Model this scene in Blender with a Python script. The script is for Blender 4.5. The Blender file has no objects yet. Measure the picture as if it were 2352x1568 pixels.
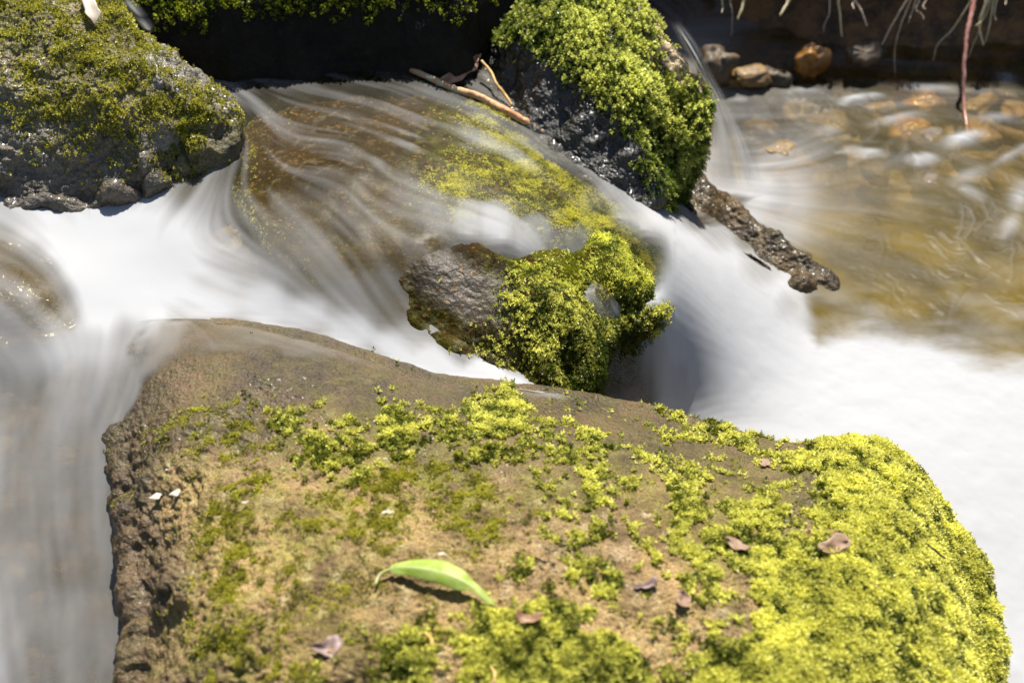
import bpy, math, random
import numpy as np
from mathutils import Vector
S = bpy.context.scene
R = math.radians
rng = np.random.default_rng(7)
random.seed(7)

# ------------------------------------------------------------------ camera, sky, sun, exposure
PITCH = R(40.0); DIST = 1.5; LENS = 50.0
CAM = np.array([0.0, -DIST*math.cos(PITCH), 0.10 + DIST*math.sin(PITCH)])
cam_d = bpy.data.cameras.new('camera'); cam = bpy.data.objects.new('camera', cam_d)
S.collection.objects.link(cam); S.camera = cam
cam.location = CAM.tolist(); cam.rotation_euler = (math.pi/2 - PITCH, 0, 0)
cam_d.lens = LENS; cam_d.sensor_width = 36; cam_d.clip_start = 0.01; cam_d.clip_end = 500
cam_d.dof.use_dof = True; cam_d.dof.focus_distance = 1.44; cam_d.dof.aperture_fstop = 4.8

SUN_EL = R(63); SUN_AZ = R(8)          # azimuth from +Y (straight behind the stream), to the right
w = bpy.data.worlds.new('World'); S.world = w; w.use_nodes = True
nt = w.node_tree
bg = nt.nodes['Background']; sky = nt.nodes.new('ShaderNodeTexSky')
sky.sky_type = 'NISHITA'; sky.sun_disc = False; sky.sun_elevation = SUN_EL; sky.sun_rotation = SUN_AZ
nt.links.new(sky.outputs[0], bg.inputs[0]); bg.inputs[1].default_value = 0.06
sun_d = bpy.data.lights.new('sun', 'SUN'); sun_d.energy = 4.6; sun_d.angle = R(0.5); sun_d.color = (1, .955, .87)
sun = bpy.data.objects.new('sun', sun_d); S.collection.objects.link(sun)
to_sun = Vector((math.sin(SUN_AZ)*math.cos(SUN_EL), math.cos(SUN_AZ)*math.cos(SUN_EL), math.sin(SUN_EL)))
sun.rotation_euler = to_sun.to_track_quat('Z', 'Y').to_euler(); sun.location = (to_sun*6)
S.view_settings.view_transform = 'Standard'; S.view_settings.look = 'None'
S.view_settings.exposure = 1.2; S.view_settings.gamma = 1.0
S.render.engine = 'CYCLES'
S.cycles.use_denoising = True
S.cycles.max_bounces = 6; S.cycles.transparent_max_bounces = 12; S.cycles.sample_clamp_indirect = 4
S.cycles.caustics_reflective = False; S.cycles.caustics_refractive = False

# ------------------------------------------------------------------ photo <-> world (photo plane is 2352 x 1568)
IW, IH = 2352.0, 1568.0
KX = 18.0/LENS
cp, sp = math.cos(PITCH), math.sin(PITCH)
def P(u, v, z):
    """the point at height z seen at (u, v)"""
    a = (u - IW/2)/(IW/2)*KX; b = (IH/2 - v)/(IW/2)*KX
    d = np.array([a, cp + b*sp, -sp + b*cp])
    t = (z - CAM[2])/d[2]
    return CAM + d*t
def UV(p):
    q = p - CAM
    f = q[..., 1]*cp - q[..., 2]*sp; up = q[..., 1]*sp + q[..., 2]*cp
    return np.stack([q[..., 0]/f/KX*IW/2 + IW/2, IH/2 - up/f/KX*IW/2], -1)
def PP(lst): return np.array([P(*c) for c in lst])

# ------------------------------------------------------------------ maths helpers
class RBF:
    def __init__(s, pts, val, smooth=1e-4):
        s.p = np.asarray(pts, float)[:, :2]; n = len(s.p)
        d = np.linalg.norm(s.p[:, None]-s.p[None], axis=2)
        A = np.zeros((n+3, n+3)); A[:n, :n] = -d + smooth*np.eye(n)*-1
        A[:n, n] = 1; A[:n, n+1:] = s.p; A[n, :n] = 1; A[n+1:, :n] = s.p.T
        s.w = np.linalg.lstsq(A, np.concatenate([np.asarray(val, float), [0, 0, 0]]), rcond=None)[0]
    def __call__(s, xy):
        xy = np.asarray(xy, float); sh = xy.shape[:-1]; q = xy.reshape(-1, 2); out = np.empty(len(q))
        for i in range(0, len(q), 60000):
            c = q[i:i+60000]
            d = np.sqrt((c[:, None, 0]-s.p[None, :, 0])**2 + (c[:, None, 1]-s.p[None, :, 1])**2)
            out[i:i+60000] = -d @ s.w[:-3] + s.w[-3] + c @ s.w[-2:]
        return out.reshape(sh)
def surf(lst, smooth=1e-4):
    p = PP(lst); return RBF(p[:, :2], p[:, 2], smooth)
def nmap(uv, ctrl, default=0.0, sig=45.0, bgw=1e-5):
    """normalised gaussian map from (u, v, value[, sigma]) marks"""
    sh = uv.shape[:-1]; q = uv.reshape(-1, 2).astype(np.float32); num = np.full(len(q), default*bgw, np.float32); den = np.full(len(q), bgw, np.float32)
    for c in ctrl:
        s_ = c[3] if len(c) > 3 else sig
        d2 = (q[:, 0]-c[0])**2 + (q[:, 1]-c[1])**2
        w_ = np.exp(-d2/(2*s_*s_)) + 2e-4/(1+d2/(s_*s_))
        num += w_*c[2]; den += w_
    return (num/den).reshape(sh)
def hsh(i, j, k, seed):
    h = (i*374761393 + j*668265263 + k*1442695041 + seed*974711) & 0xffffffff
    h = ((h ^ (h >> 13))*1274126177) & 0xffffffff
    h = ((h ^ (h >> 16))*2246822519) & 0xffffffff
    return ((h ^ (h >> 15)) & 0xffff)/32767.5 - 1
def vnoise(p, seed=0):
    f = np.floor(p).astype(np.int64); t = p - f; t = t*t*t*(t*(t*6-15)+10)
    o = 0
    for dx in (0, 1):
        wx = t[..., 0] if dx else 1-t[..., 0]
        for dy in (0, 1):
            wy = t[..., 1] if dy else 1-t[..., 1]
            for dz in (0, 1):
                wz = t[..., 2] if dz else 1-t[..., 2]
                o = o + wx*wy*wz*hsh(f[..., 0]+dx, f[..., 1]+dy, f[..., 2]+dz, seed)
    return o
def fbm(p, freq, oct=4, seed=0, gain=.5):
    o = 0; a = 1
    for k in range(oct):
        o = o + a*vnoise(p*freq + k*17.3, seed+k); a *= gain; freq *= 2.03
    return o
def sstep(a, b, x):
    t = np.clip((x-a)/(b-a), 0, 1); return t*t*(3-2*t)
def blur(a, n):
    for _ in range(n):
        b = a.copy(); b[1:] += a[:-1]; b[:-1] += a[1:]; b[0] += a[0]; b[-1] += a[-1]; b /= 3
        a = b.copy(); a[:, 1:] += b[:, :-1]; a[:, :-1] += b[:, 1:]; a[:, 0] += b[:, 0]; a[:, -1] += b[:, -1]; a /= 3
    return a
def crom(pts, n, closed=False):
    """Catmull-Rom through pts, resampled evenly to n points"""
    p = np.asarray(pts, float)
    if closed: q = np.vstack([p[-1], p, p[0], p[1]])
    else: q = np.vstack([2*p[0]-p[1], p, 2*p[-1]-p[-2]])
    out = []
    for i in range(1, len(q)-2):
        t = np.linspace(0, 1, 16, endpoint=False)[:, None]
        a, b, c, d = q[i-1], q[i], q[i+1], q[i+2]
        out.append(.5*((2*b)+(-a+c)*t+(2*a-5*b+4*c-d)*t*t+(-a+3*b-3*c+d)*t**3))
    out = np.vstack(out + [q[-2][None]])
    L = np.concatenate([[0], np.cumsum(np.linalg.norm(np.diff(out, axis=0), axis=1))])
    s_ = np.linspace(0, L[-1], n, endpoint=not closed)
    return np.stack([np.interp(s_, L, out[:, k]) for k in range(out.shape[1])], 1)

# ------------------------------------------------------------------ object helpers
def mesh_obj(name, V, F, mat, parent=None, smooth=True, attrs=None):
    """V (n,3); F an (m,3) or (m,4) int array, or a list of such arrays"""
    me = bpy.data.meshes.new(name)
    Fs = F if isinstance(F, list) else [F]
    V = np.ascontiguousarray(V, np.float32)
    me.vertices.add(len(V)); me.vertices.foreach_set('co', V.ravel())
    loops = np.concatenate([f.ravel() for f in Fs]).astype(np.int32)
    tot = np.concatenate([np.full(len(f), f.shape[1], np.int32) for f in Fs])
    st = np.concatenate([[0], np.cumsum(tot)[:-1]]).astype(np.int32)
    me.loops.add(len(loops)); me.loops.foreach_set('vertex_index', loops)
    me.polygons.add(len(tot)); me.polygons.foreach_set('loop_start', st)
    me.polygons.foreach_set('use_smooth', np.full(len(tot), smooth))
    me.update(calc_edges=True)
    for k, a in (attrs or {}).items():
        at = me.attributes.new(k, 'FLOAT', 'POINT'); at.data.foreach_set('value', np.ascontiguousarray(a, np.float32).ravel())
    me.validate()
    me.materials.append(mat)
    o = bpy.data.objects.new(name, me); S.collection.objects.link(o)
    if parent is not None: o.parent = parent
    return o
def tag(o, label=None, cat=None, group=None, kind=None):
    for k, v in (('label', label), ('category', cat), ('group', group), ('kind', kind)):
        if v: o[k] = v
    return o
def grid_faces(nr, nc, wrap=False):
    r = np.arange(nr-1)[:, None]; c = np.arange(nc if wrap else nc-1)[None]
    c2 = (c+1) % nc
    a = r*nc+c; b = r*nc+c2; d = (r+1)*nc+c; e = (r+1)*nc+c2
    return np.stack([a, b, e, d], -1).reshape(-1, 4)
def vnormals(V, F):
    n = np.zeros_like(V)
    fn = np.cross(V[F[:, 2]]-V[F[:, 0]], V[F[:, 3 % F.shape[1]]]-V[F[:, 1]]) if F.shape[1] == 4 else np.cross(V[F[:, 1]]-V[F[:, 0]], V[F[:, 2]]-V[F[:, 0]])
    for k in range(F.shape[1]): np.add.at(n, F[:, k], fn)
    return n/(np.linalg.norm(n, axis=1, keepdims=True)+1e-12)
def tube(path, radii, seg=8, n=None, jitter=0.0, seed=0):
    """a closed tapered tube along world points"""
    path = np.asarray(path, float)
    if n: 
        pr = crom(np.hstack([path, np.asarray(radii, float)[:, None]]), n); path, radii = pr[:, :3], pr[:, 3]
    radii = np.asarray(radii, float)
    T = np.gradient(path, axis=0); T /= np.linalg.norm(T, axis=1, keepdims=True)+1e-12
    ref = np.array([0.31, .83, .46]); A = np.cross(T, ref); A /= np.linalg.norm(A, axis=1, keepdims=True); B = np.cross(T, A)
    th = np.linspace(0, 2*np.pi, seg, endpoint=False)
    V = path[:, None] + (A[:, None]*np.cos(th)[None, :, None] + B[:, None]*np.sin(th)[None, :, None])*radii[:, None, None]
    if jitter: V = V + jitter*radii[:, None, None]*vnoise(V*220, seed)[..., None]*A[:, None]
    V = V.reshape(-1, 3); m = len(path)
    F = grid_faces(m, seg, True)
    V = np.vstack([V, path[0], path[-1]]); c0, c1 = len(V)-2, len(V)-1
    i = np.arange(seg); j = (i+1) % seg
    return V, [F, np.stack([np.full(seg, c0), j, i], 1), np.stack([np.full(seg, c1), (m-1)*seg+i, (m-1)*seg+j], 1)]
def merge(parts):
    Vs, Fs, o = [], [], 0
    for V, F in parts:
        Vs.append(V); Fs += [f+o for f in (F if isinstance(F, list) else [F])]; o += len(V)
    return np.vstack(Vs), Fs

# ------------------------------------------------------------------ materials
class M:
    def __init__(s, name):
        s.m = bpy.data.materials.new(name); s.m.use_nodes = True; s.t = s.m.node_tree; s.n = s.t.nodes
        for x in list(s.n): s.n.remove(x)
        s.out = s.n.new('ShaderNodeOutputMaterial')
    def N(s, typ, **kw):
        x = s.n.new('ShaderNode'+typ)
        for k, v in kw.items():
            if k.startswith('_'): setattr(x, k[1:], v)
        return x
    def L(s, a, b): s.t.links.new(a, b)
    def put(s, sock, v):
        if hasattr(v, 'is_output'): s.L(v, sock)
        elif isinstance(v, (tuple, list)) and sock.type == 'RGBA': sock.default_value = (*v, 1) if len(v) == 3 else v
        else: sock.default_value = v
    def math(s, op, a, b=0.0, clamp=False):
        x = s.n.new('ShaderNodeMath'); x.operation = op; x.use_clamp = clamp; s.put(x.inputs[0], a); s.put(x.inputs[1], b); return x.outputs[0]
    def attr(s, name):
        x = s.n.new('ShaderNodeAttribute'); x.attribute_name = name; return x.outputs['Fac']
    def pos(s):
        return s.n.new('ShaderNodeTexCoord').outputs['Object']
    def noise(s, scale, detail=4, rough=.55, vec=None, dist=0.0):
        x = s.n.new('ShaderNodeTexNoise'); x.inputs['Scale'].default_value = scale; x.inputs['Detail'].default_value = detail
        x.inputs['Roughness'].default_value = rough; x.inputs['Distortion'].default_value = dist
        s.L(vec if vec is not None else s.pos(), x.inputs['Vector']); return x.outputs['Fac']
    def vor(s, scale, vec=None, feat='F1', out='Distance'):
        x = s.n.new('ShaderNodeTexVoronoi'); x.feature = feat; x.inputs['Scale'].default_value = scale
        s.L(vec if vec is not None else s.pos(), x.inputs['Vector']); return x.outputs[out]
    def ramp(s, f, a, b, lo=0.0, hi=1.0):
        x = s.n.new('ShaderNodeMapRange'); x.interpolation_type = 'SMOOTHSTEP'; s.put(x.inputs[0], f)
        for k, v in zip((1, 2, 3, 4), (a, b, lo, hi)): x.inputs[k].default_value = v
        return x.outputs[0]
    def mix(s, f, a, b):
        x = s.n.new('ShaderNodeMix'); x.data_type = 'RGBA'; s.put(x.inputs[0], f); s.put(x.inputs[6], a); s.put(x.inputs[7], b); return x.outputs[2]
    def mul(s, a, b):
        x = s.n.new('ShaderNodeMix'); x.data_type = 'RGBA'; x.blend_type = 'MULTIPLY'; x.inputs[0].default_value = 1; s.put(x.inputs[6], a); s.put(x.inputs[7], b); return x.outputs[2]
    def bump(s, h, strength, dist=.002):
        x = s.n.new('ShaderNodeBump'); x.inputs['Strength'].default_value = strength; x.inputs['Distance'].default_value = dist; s.L(h, x.inputs['Height']); return x.outputs[0]
    def bsdf(s, col, rough, normal=None, spec=.5, coat=0.0):
        x = s.n.new('ShaderNodeBsdfPrincipled'); s.put(x.inputs['Base Color'], col); s.put(x.inputs['Roughness'], rough)
        s.put(x.inputs['Specular IOR Level'], spec)
        if normal is not None: s.L(normal, x.inputs['Normal'])
        if coat != 0.0: s.put(x.inputs['Coat Weight'], coat); x.inputs['Coat Roughness'].default_value = .18
        return x.outputs[0]
    def mixs(s, f, a, b):
        x = s.n.new('ShaderNodeMixShader'); s.put(x.inputs[0], f); s.L(a, x.inputs[1]); s.L(b, x.inputs[2]); return x.outputs[0]
    def done(s, sh): s.L(sh, s.out.inputs[0]); return s.m

def rock_mat(name, base, dark, light, algae, pit=1.0, gloss=.38, dry=.75, fleck=None, coat=.4, tonecol=None, spec=.4):
    """attributes: wet 0..1, green 0..1 (algae film), tone -1..1 (pale rock patches, and wet sheen painted as pale grey)"""
    m = M(name)
    n1 = m.noise(14, 6, .62); n2 = m.noise(70, 5, .6); n3 = m.noise(330, 3, .6); n4 = m.noise(38, 4, .5, dist=.6)
    c = m.mix(m.ramp(n1, .35, .65), dark, base)
    c = m.mix(m.ramp(n2, .5, .75), c, light)
    c = m.mix(m.math('MULTIPLY', m.ramp(n3, .56, .72), .8), c, dark)
    g = m.math('MULTIPLY', m.attr('green'), m.ramp(m.math('ADD', n2, m.math('MULTIPLY', n4, .6)), .62, .95))
    c = m.mix(g, c, algae)
    c = m.mix(m.ramp(m.attr('tone'), .0, 1.0), c, m.mix(m.ramp(n2, .35, .65), tonecol, light) if tonecol else light)
    if fleck:
        fk = m.math('MULTIPLY', m.ramp(m.vor(150), .34, .2), m.ramp(m.noise(24, 3), .48, .6)); c = m.mix(m.math('MULTIPLY', fk, .9), c, fleck)
    wet = m.attr('wet')
    c = m.mul(c, m.mix(wet, (1, 1, 1), (.27, .23, .175)))
    n5 = m.noise(900, 2, .6); c = m.mul(c, m.mix(m.ramp(n5, .35, .65), (.45, .42, .38), (1.3, 1.3, 1.3))); c = m.mix(m.ramp(m.vor(260), .16, .06), c, dark)
    hgt = m.math('ADD', m.math('MULTIPLY', n2, .7), m.math('ADD', m.math('MULTIPLY', n3, .7), m.math('ADD', m.math('MULTIPLY', m.vor(190), .5), m.math('MULTIPLY', n5, .35))))
    rough = m.math('ADD', dry, m.math('MULTIPLY', wet, gloss-dry))
    sh = m.bsdf(c, rough, m.bump(hgt, 1.0*pit, .0032), m.math('ADD', .2, m.math('MULTIPLY', wet, spec)) if spec else m.math('ADD', .02, m.math('MULTIPLY', m.attr('tone'), .7)), m.math('MULTIPLY', wet, coat))
    return m.done(sh)

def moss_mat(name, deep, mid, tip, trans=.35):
    """attributes: shade (per shoot variation times painted lit and shaded zones), h (0 at the base, 1 at the tip)"""
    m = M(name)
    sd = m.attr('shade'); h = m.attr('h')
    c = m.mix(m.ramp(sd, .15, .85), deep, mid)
    c = m.mix(m.math('MULTIPLY', h, m.ramp(sd, .12, .75)), c, tip)  # near-white tips paint highlights into the shoots' colour
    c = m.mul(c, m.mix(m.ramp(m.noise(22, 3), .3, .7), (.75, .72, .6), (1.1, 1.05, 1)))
    d = m.bsdf(c, .42, None, .45)
    t = m.N('BsdfTranslucent'); m.L(c, t.inputs[0])
    return m.done(m.mixs(trans, d, t.outputs[0]))

def plain(name, col, col2, scale=80, rough=.6, trans=0.0, coat=0.0, bumps=.3):
    m = M(name); n = m.noise(scale, 4)
    c = m.mix(m.ramp(n, .35, .65), col, col2)
    d = m.bsdf(c, rough, m.bump(n, bumps, .001), .5, coat)
    if trans:
        t = m.N('BsdfTranslucent'); m.L(c, t.inputs[0]); d = m.mixs(trans, d, t.outputs[0])
    return m.done(d)

MAT_FLAT = rock_mat('flat_boulder_rock', (.40, .27, .125), (.12, .08, .035), (.54, .42, .27), (.22, .21, .02), gloss=.46, coat=.08)
MAT_GREY = rock_mat('grey_boulder_rock', (.29, .24, .155), (.08, .066, .042), (.48, .46, .43), (.17, .16, .02), gloss=.45)
MAT_SUB = rock_mat('submerged_boulder_rock', (.15, .10, .035), (.04, .026, .009), (.50, .48, .50), (.26, .34, .012), pit=.5, gloss=.42, coat=0.0, spec=0, fleck=(.62, .38, .10))
MAT_DARK = rock_mat('dark_rock', (.05, .038, .02), (.012, .009, .005), (.10, .085, .06), (.04, .045, .005), gloss=.3)
MAT_MB = rock_mat('pale_topped_rock', (.05, .038, .02), (.012, .009, .005), (.11, .09, .065), (.04, .045, .005), gloss=.3, tonecol=(.75, .58, .36))
MAT_WETROCK = rock_mat('wet_rock', (.22, .135, .05), (.04, .026, .012), (.38, .29, .19), (.10, .08, .01), gloss=.24)
MAT_SHADEROCK = rock_mat('shade_black_rock', (.014, .009, .005), (.004, .003, .002), (.03, .02, .01), (.012, .014, .003), gloss=.55, coat=0.0)  # near-black base stands in for the shade under the lip
MAT_MOSS = moss_mat('bright_moss', (.055, .085, .003), (.46, .50, .010), (1.0, 1.0, .30), .5)
MAT_MOSSL = moss_mat('lime_moss', (.10, .15, .006), (.50, .60, .014), (1.0, 1.0, .25), .5)
MAT_MOSSB = moss_mat('leafy_moss', (.06, .11, .005), (.36, .45, .012), (.92, .95, .30), .5)
MAT_MOSS2 = moss_mat('olive_moss', (.12, .125, .012), (.33, .33, .028), (.56, .55, .07), .45)
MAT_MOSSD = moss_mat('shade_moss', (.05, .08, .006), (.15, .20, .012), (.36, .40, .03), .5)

# ------------------------------------------------------------------ the water's height over the whole scene
WC = [(480,180,.213),(700,150,.212),(900,130,.21),(1100,122,.21),(800,60,.21),(500,80,.215),(1200,150,.205),(300,200,.21),(0,300,.2),
 (540,260,.21),(700,230,.212),(900,220,.213),(1050,210,.206),(1180,280,.196),(1250,330,.186),(560,330,.206),(700,330,.209),(900,320,.211),(1100,340,.202),(1250,380,.19),(1340,390,.178),
 (420,420,.192),(520,400,.2),(650,420,.208),(760,410,.214),(830,400,.218),(890,440,.207),(1000,420,.207),(1150,450,.202),(1300,450,.187),(1400,480,.17),
 (-100,470,.187),(0,460,.187),(150,470,.182),(300,480,.18),(300,560,.173),(150,560,.172),(400,560,.18),(500,520,.187),(600,520,.196),(700,500,.204),
 (-100,620,.19),(0,580,.192),(60,620,.194),(0,700,.187),(100,640,.19),(130,700,.177),(185,720,.164),(150,620,.178),(60,560,.184),(60,760,.17),(-50,800,.165),
 (250,650,.167),(350,650,.167),(450,650,.169),(550,640,.174),(650,640,.182),(800,620,.186),(250,730,.163),
 (450,705,.166),(600,725,.162),(750,755,.153),(900,805,.141),(1050,850,.131),(1200,880,.121),(1330,905,.105),
 (700,680,.168),(850,720,.16),(950,770,.142),(1100,820,.128),(1180,850,.122),
 (900,560,.199),(950,600,.192),(1020,580,.195),(930,650,.172),(1050,700,.135),(1150,740,.115),(1250,780,.095),(1330,830,.08),(1080,640,.178),(1150,640,.168),(1280,660,.14),(1340,700,.12),
 (950,500,.203),(1100,500,.197),(1250,540,.182),(1400,610,.161),(1470,660,.146),(1530,620,.14),(1100,555,.194),(1200,590,.187),(1300,625,.173),(1380,655,.16),(1350,520,.183),(1450,545,.168),(1510,580,.154),
 (1420,430,.158),(1500,480,.135),(1560,530,.118),(1650,590,.085),(1750,670,.043),(1850,770,.003),
 (1620,640,.105),(1700,750,.055),(1800,850,.012),(1580,700,.105),(1620,800,.06),(1600,955,-.01),(1660,900,.02),(1700,950,.003),
 (1500,700,.128),(1545,800,.065),(1570,900,.015),(1400,745,.05),(1400,760,.05),(1430,850,.0),(1450,950,-.02),(1340,960,.01),(1500,950,-.015),
 (1900,820,.0),(2000,700,0),(2352,900,0),(2352,500,0),(2352,200,0),(2352,50,0),(2500,400,0),(2000,200,0),(2000,80,0),(1700,250,0),(1700,420,0),(2000,500,0),(1950,650,0),(1760,480,0),(1850,560,0),(1600,430,.0),(1620,330,0),(2200,350,0),(2150,600,0),(1560,440,.03),(1680,540,.03),(1800,640,.01),
 (1800,1000,0),(1900,960,0),(2352,1100,-.01),(2352,1400,-.035),(2352,1600,-.045),(2000,1000,0),(2150,1000,0),(2250,1150,-.01),(2500,1300,-.03),(2500,1600,-.05),(2500,900,0),(1900,1100,0),(1600,1050,0),
 (200,780,.166),(330,735,.167),(100,850,.155),(250,850,.158),(-100,900,.138),(0,900,.14),(150,950,.14),(230,1000,.132),(0,1100,.11),(150,1150,.1),(220,1150,.1),(0,1350,.063),(150,1350,.063),(260,1350,.063),(0,1568,.03),(150,1568,.03),(270,1568,.03),(-150,1300,.07),(-100,1700,.01),(200,1750,.0)]
Wf = surf(WC, 2e-3)

# the broad flat boulder in front, partly under the film
FLAT_TOP = [(400,960,.172),(600,940,.182),(800,920,.178),(1000,955,.172),(1200,965,.16),(1400,1010,.148),(1600,1060,.138),(1800,1120,.132),(2000,1060,.13),(2110,1130,.112),
 (320,1100,.158),(500,1150,.187),(1000,1150,.194),(1500,1200,.178),(1900,1200,.156),(2100,1220,.128),(360,1350,.155),(600,1350,.193),(1000,1350,.203),(1500,1400,.193),(1900,1400,.168),(2180,1400,.12),
 (350,1568,.145),(700,1600,.193),(1200,1600,.203),(1800,1600,.176),(2210,1600,.11),(300,800,.163),(450,790,.176),(650,820,.174),(850,870,.168),(350,880,.163),(300,960,.145)]
FLAT_EDGE = [(258,800,.145),(284,950,.128),(296,1120,.126),(320,1300,.115),(350,1420,.105),(320,1568,.095),(300,1800,.075),(700,1850,.12),(1300,1860,.13),(1900,1850,.1),(2262,1800,.05),
 (2255,1568,.055),(2232,1360,.06),(2196,1240,.07),(2118,1125,.09),(2060,1060,.1),(1960,1030,.11),(1860,1040,.1),(1750,1020,.093),(1600,975,.088),(1400,925,.102),(1200,893,.123),(1000,868,.138),(850,822,.151),(650,764,.162),(450,736,.166),(320,742,.16)]
flatf = surf(FLAT_TOP+FLAT_EDGE, 1e-3)
SUB_TOP = [(830,400,.212),(760,410,.206),(890,430,.2),(1000,560,.196),(950,600,.19),(1100,600,.189),(1200,590,.179),(1300,625,.164),(1200,650,.176),(1280,690,.166),(1320,740,.15),(1400,620,.148),(1450,650,.140),(1250,540,.168),(1000,420,.2),(1150,450,.189),(1300,450,.173),(900,300,.204),(750,300,.2),(1050,690,.168),(1150,770,.145),(1250,810,.134),(1000,500,.196),(850,560,.185),(1420,540,.154)]
SUB_EDGE = [(560,320,.18),(700,210,.19),(950,190,.195),(1150,270,.188),(1300,370,.166),(1400,450,.147),(1480,540,.133),(1520,610,.124),(1508,690,.112),(1460,722,.106),(1415,728,.108),(1385,738,.112),(1366,752,.118),(1358,780,.116),(1350,830,.108),(1290,870,.1),(1200,850,.112),(1100,805,.128),(1000,755,.145),(920,690,.162),(800,625,.172),(700,590,.178),(620,500,.185),(560,400,.185)]
subf = surf(SUB_TOP+SUB_EDGE, 1e-3)

# ------------------------------------------------------------------ rocks: a domed top inside an outline, rounded over into its sides
def build_rock(edge, topf, nth, nrho, r, drop, ctr=None, amp=(.006, .0025), freq=(16, 60), seed=0, under=0.0, rough=None, fine=.0009):
    E = crom(PP(edge), nth, True)
    c = P(*ctr) if ctr else E.mean(0)
    # outward normals in plan
    t = np.roll(E, -1, 0)-np.roll(E, 1, 0)
    area = np.sum(E[:, 0]*np.roll(E[:, 1], -1)-np.roll(E[:, 0], -1)*E[:, 1])
    nrm = np.stack([t[:, 1], -t[:, 0]], 1)*np.sign(area); 
    for _ in range(max(4, nth//50)): nrm = (nrm+np.roll(nrm, 1, 0)+np.roll(nrm, -1, 0))/3
    nrm /= np.linalg.norm(nrm, axis=1, keepdims=True)+1e-9
    rows = []
    for rho in np.linspace(.02, 1, nrho):
        xy = c[:2] + (E[:, :2]-c[:2])*rho
        rows.append(np.column_stack([xy, topf(xy)]))
    ez = rows[-1][:, 2]
    prof = [(r*math.sin(a), r*(1-math.cos(a))) for a in np.linspace(.2, math.pi/2, 9)]
    k = max(6, int(drop/.006))
    prof += [(r - under*q/k, r + drop*q/k) for q in range(1, k+1)]
    for o, d in prof: rows.append(np.column_stack([E[:, :2]+nrm*o, ez-d]))
    V = np.array(rows); nr = len(V); V = V.reshape(-1, 3)
    F = grid_faces(nr, nth, True)
    if area > 0: pass
    else: F = F[:, ::-1]
    V = np.vstack([V, [c[0], c[1], topf(c[None, :2])[0]]]); i = np.arange(nth); j = (i+1) % nth; tri = np.stack([np.full(nth, len(V)-1), i, j], 1)
    if area <= 0: tri = tri[:, ::-1]
    N = vnormals(V, F); N[-1] = (0, 0, 1)
    if N[nth*3:nth*6, 2].mean() < 0: F = F[:, ::-1]; tri = tri[:, ::-1]; N = -N; N[-1] = (0, 0, 1)
    d = fbm(V, freq[0], 3, seed)*amp[0] + fbm(V, freq[1], 4, seed+9)*amp[1]
    d = d + fbm(V, 210, 2, seed+50)*fine
    rg = 1 - np.abs(fbm(V, freq[1]*.7, 3, seed+31)); d = d - amp[1]*.5*sstep(.75, 1.0, rg)
    V = V + N*d[:, None]*(rough(UV(V))[:, None] if rough else 1)
    return V, [F, tri]

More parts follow.
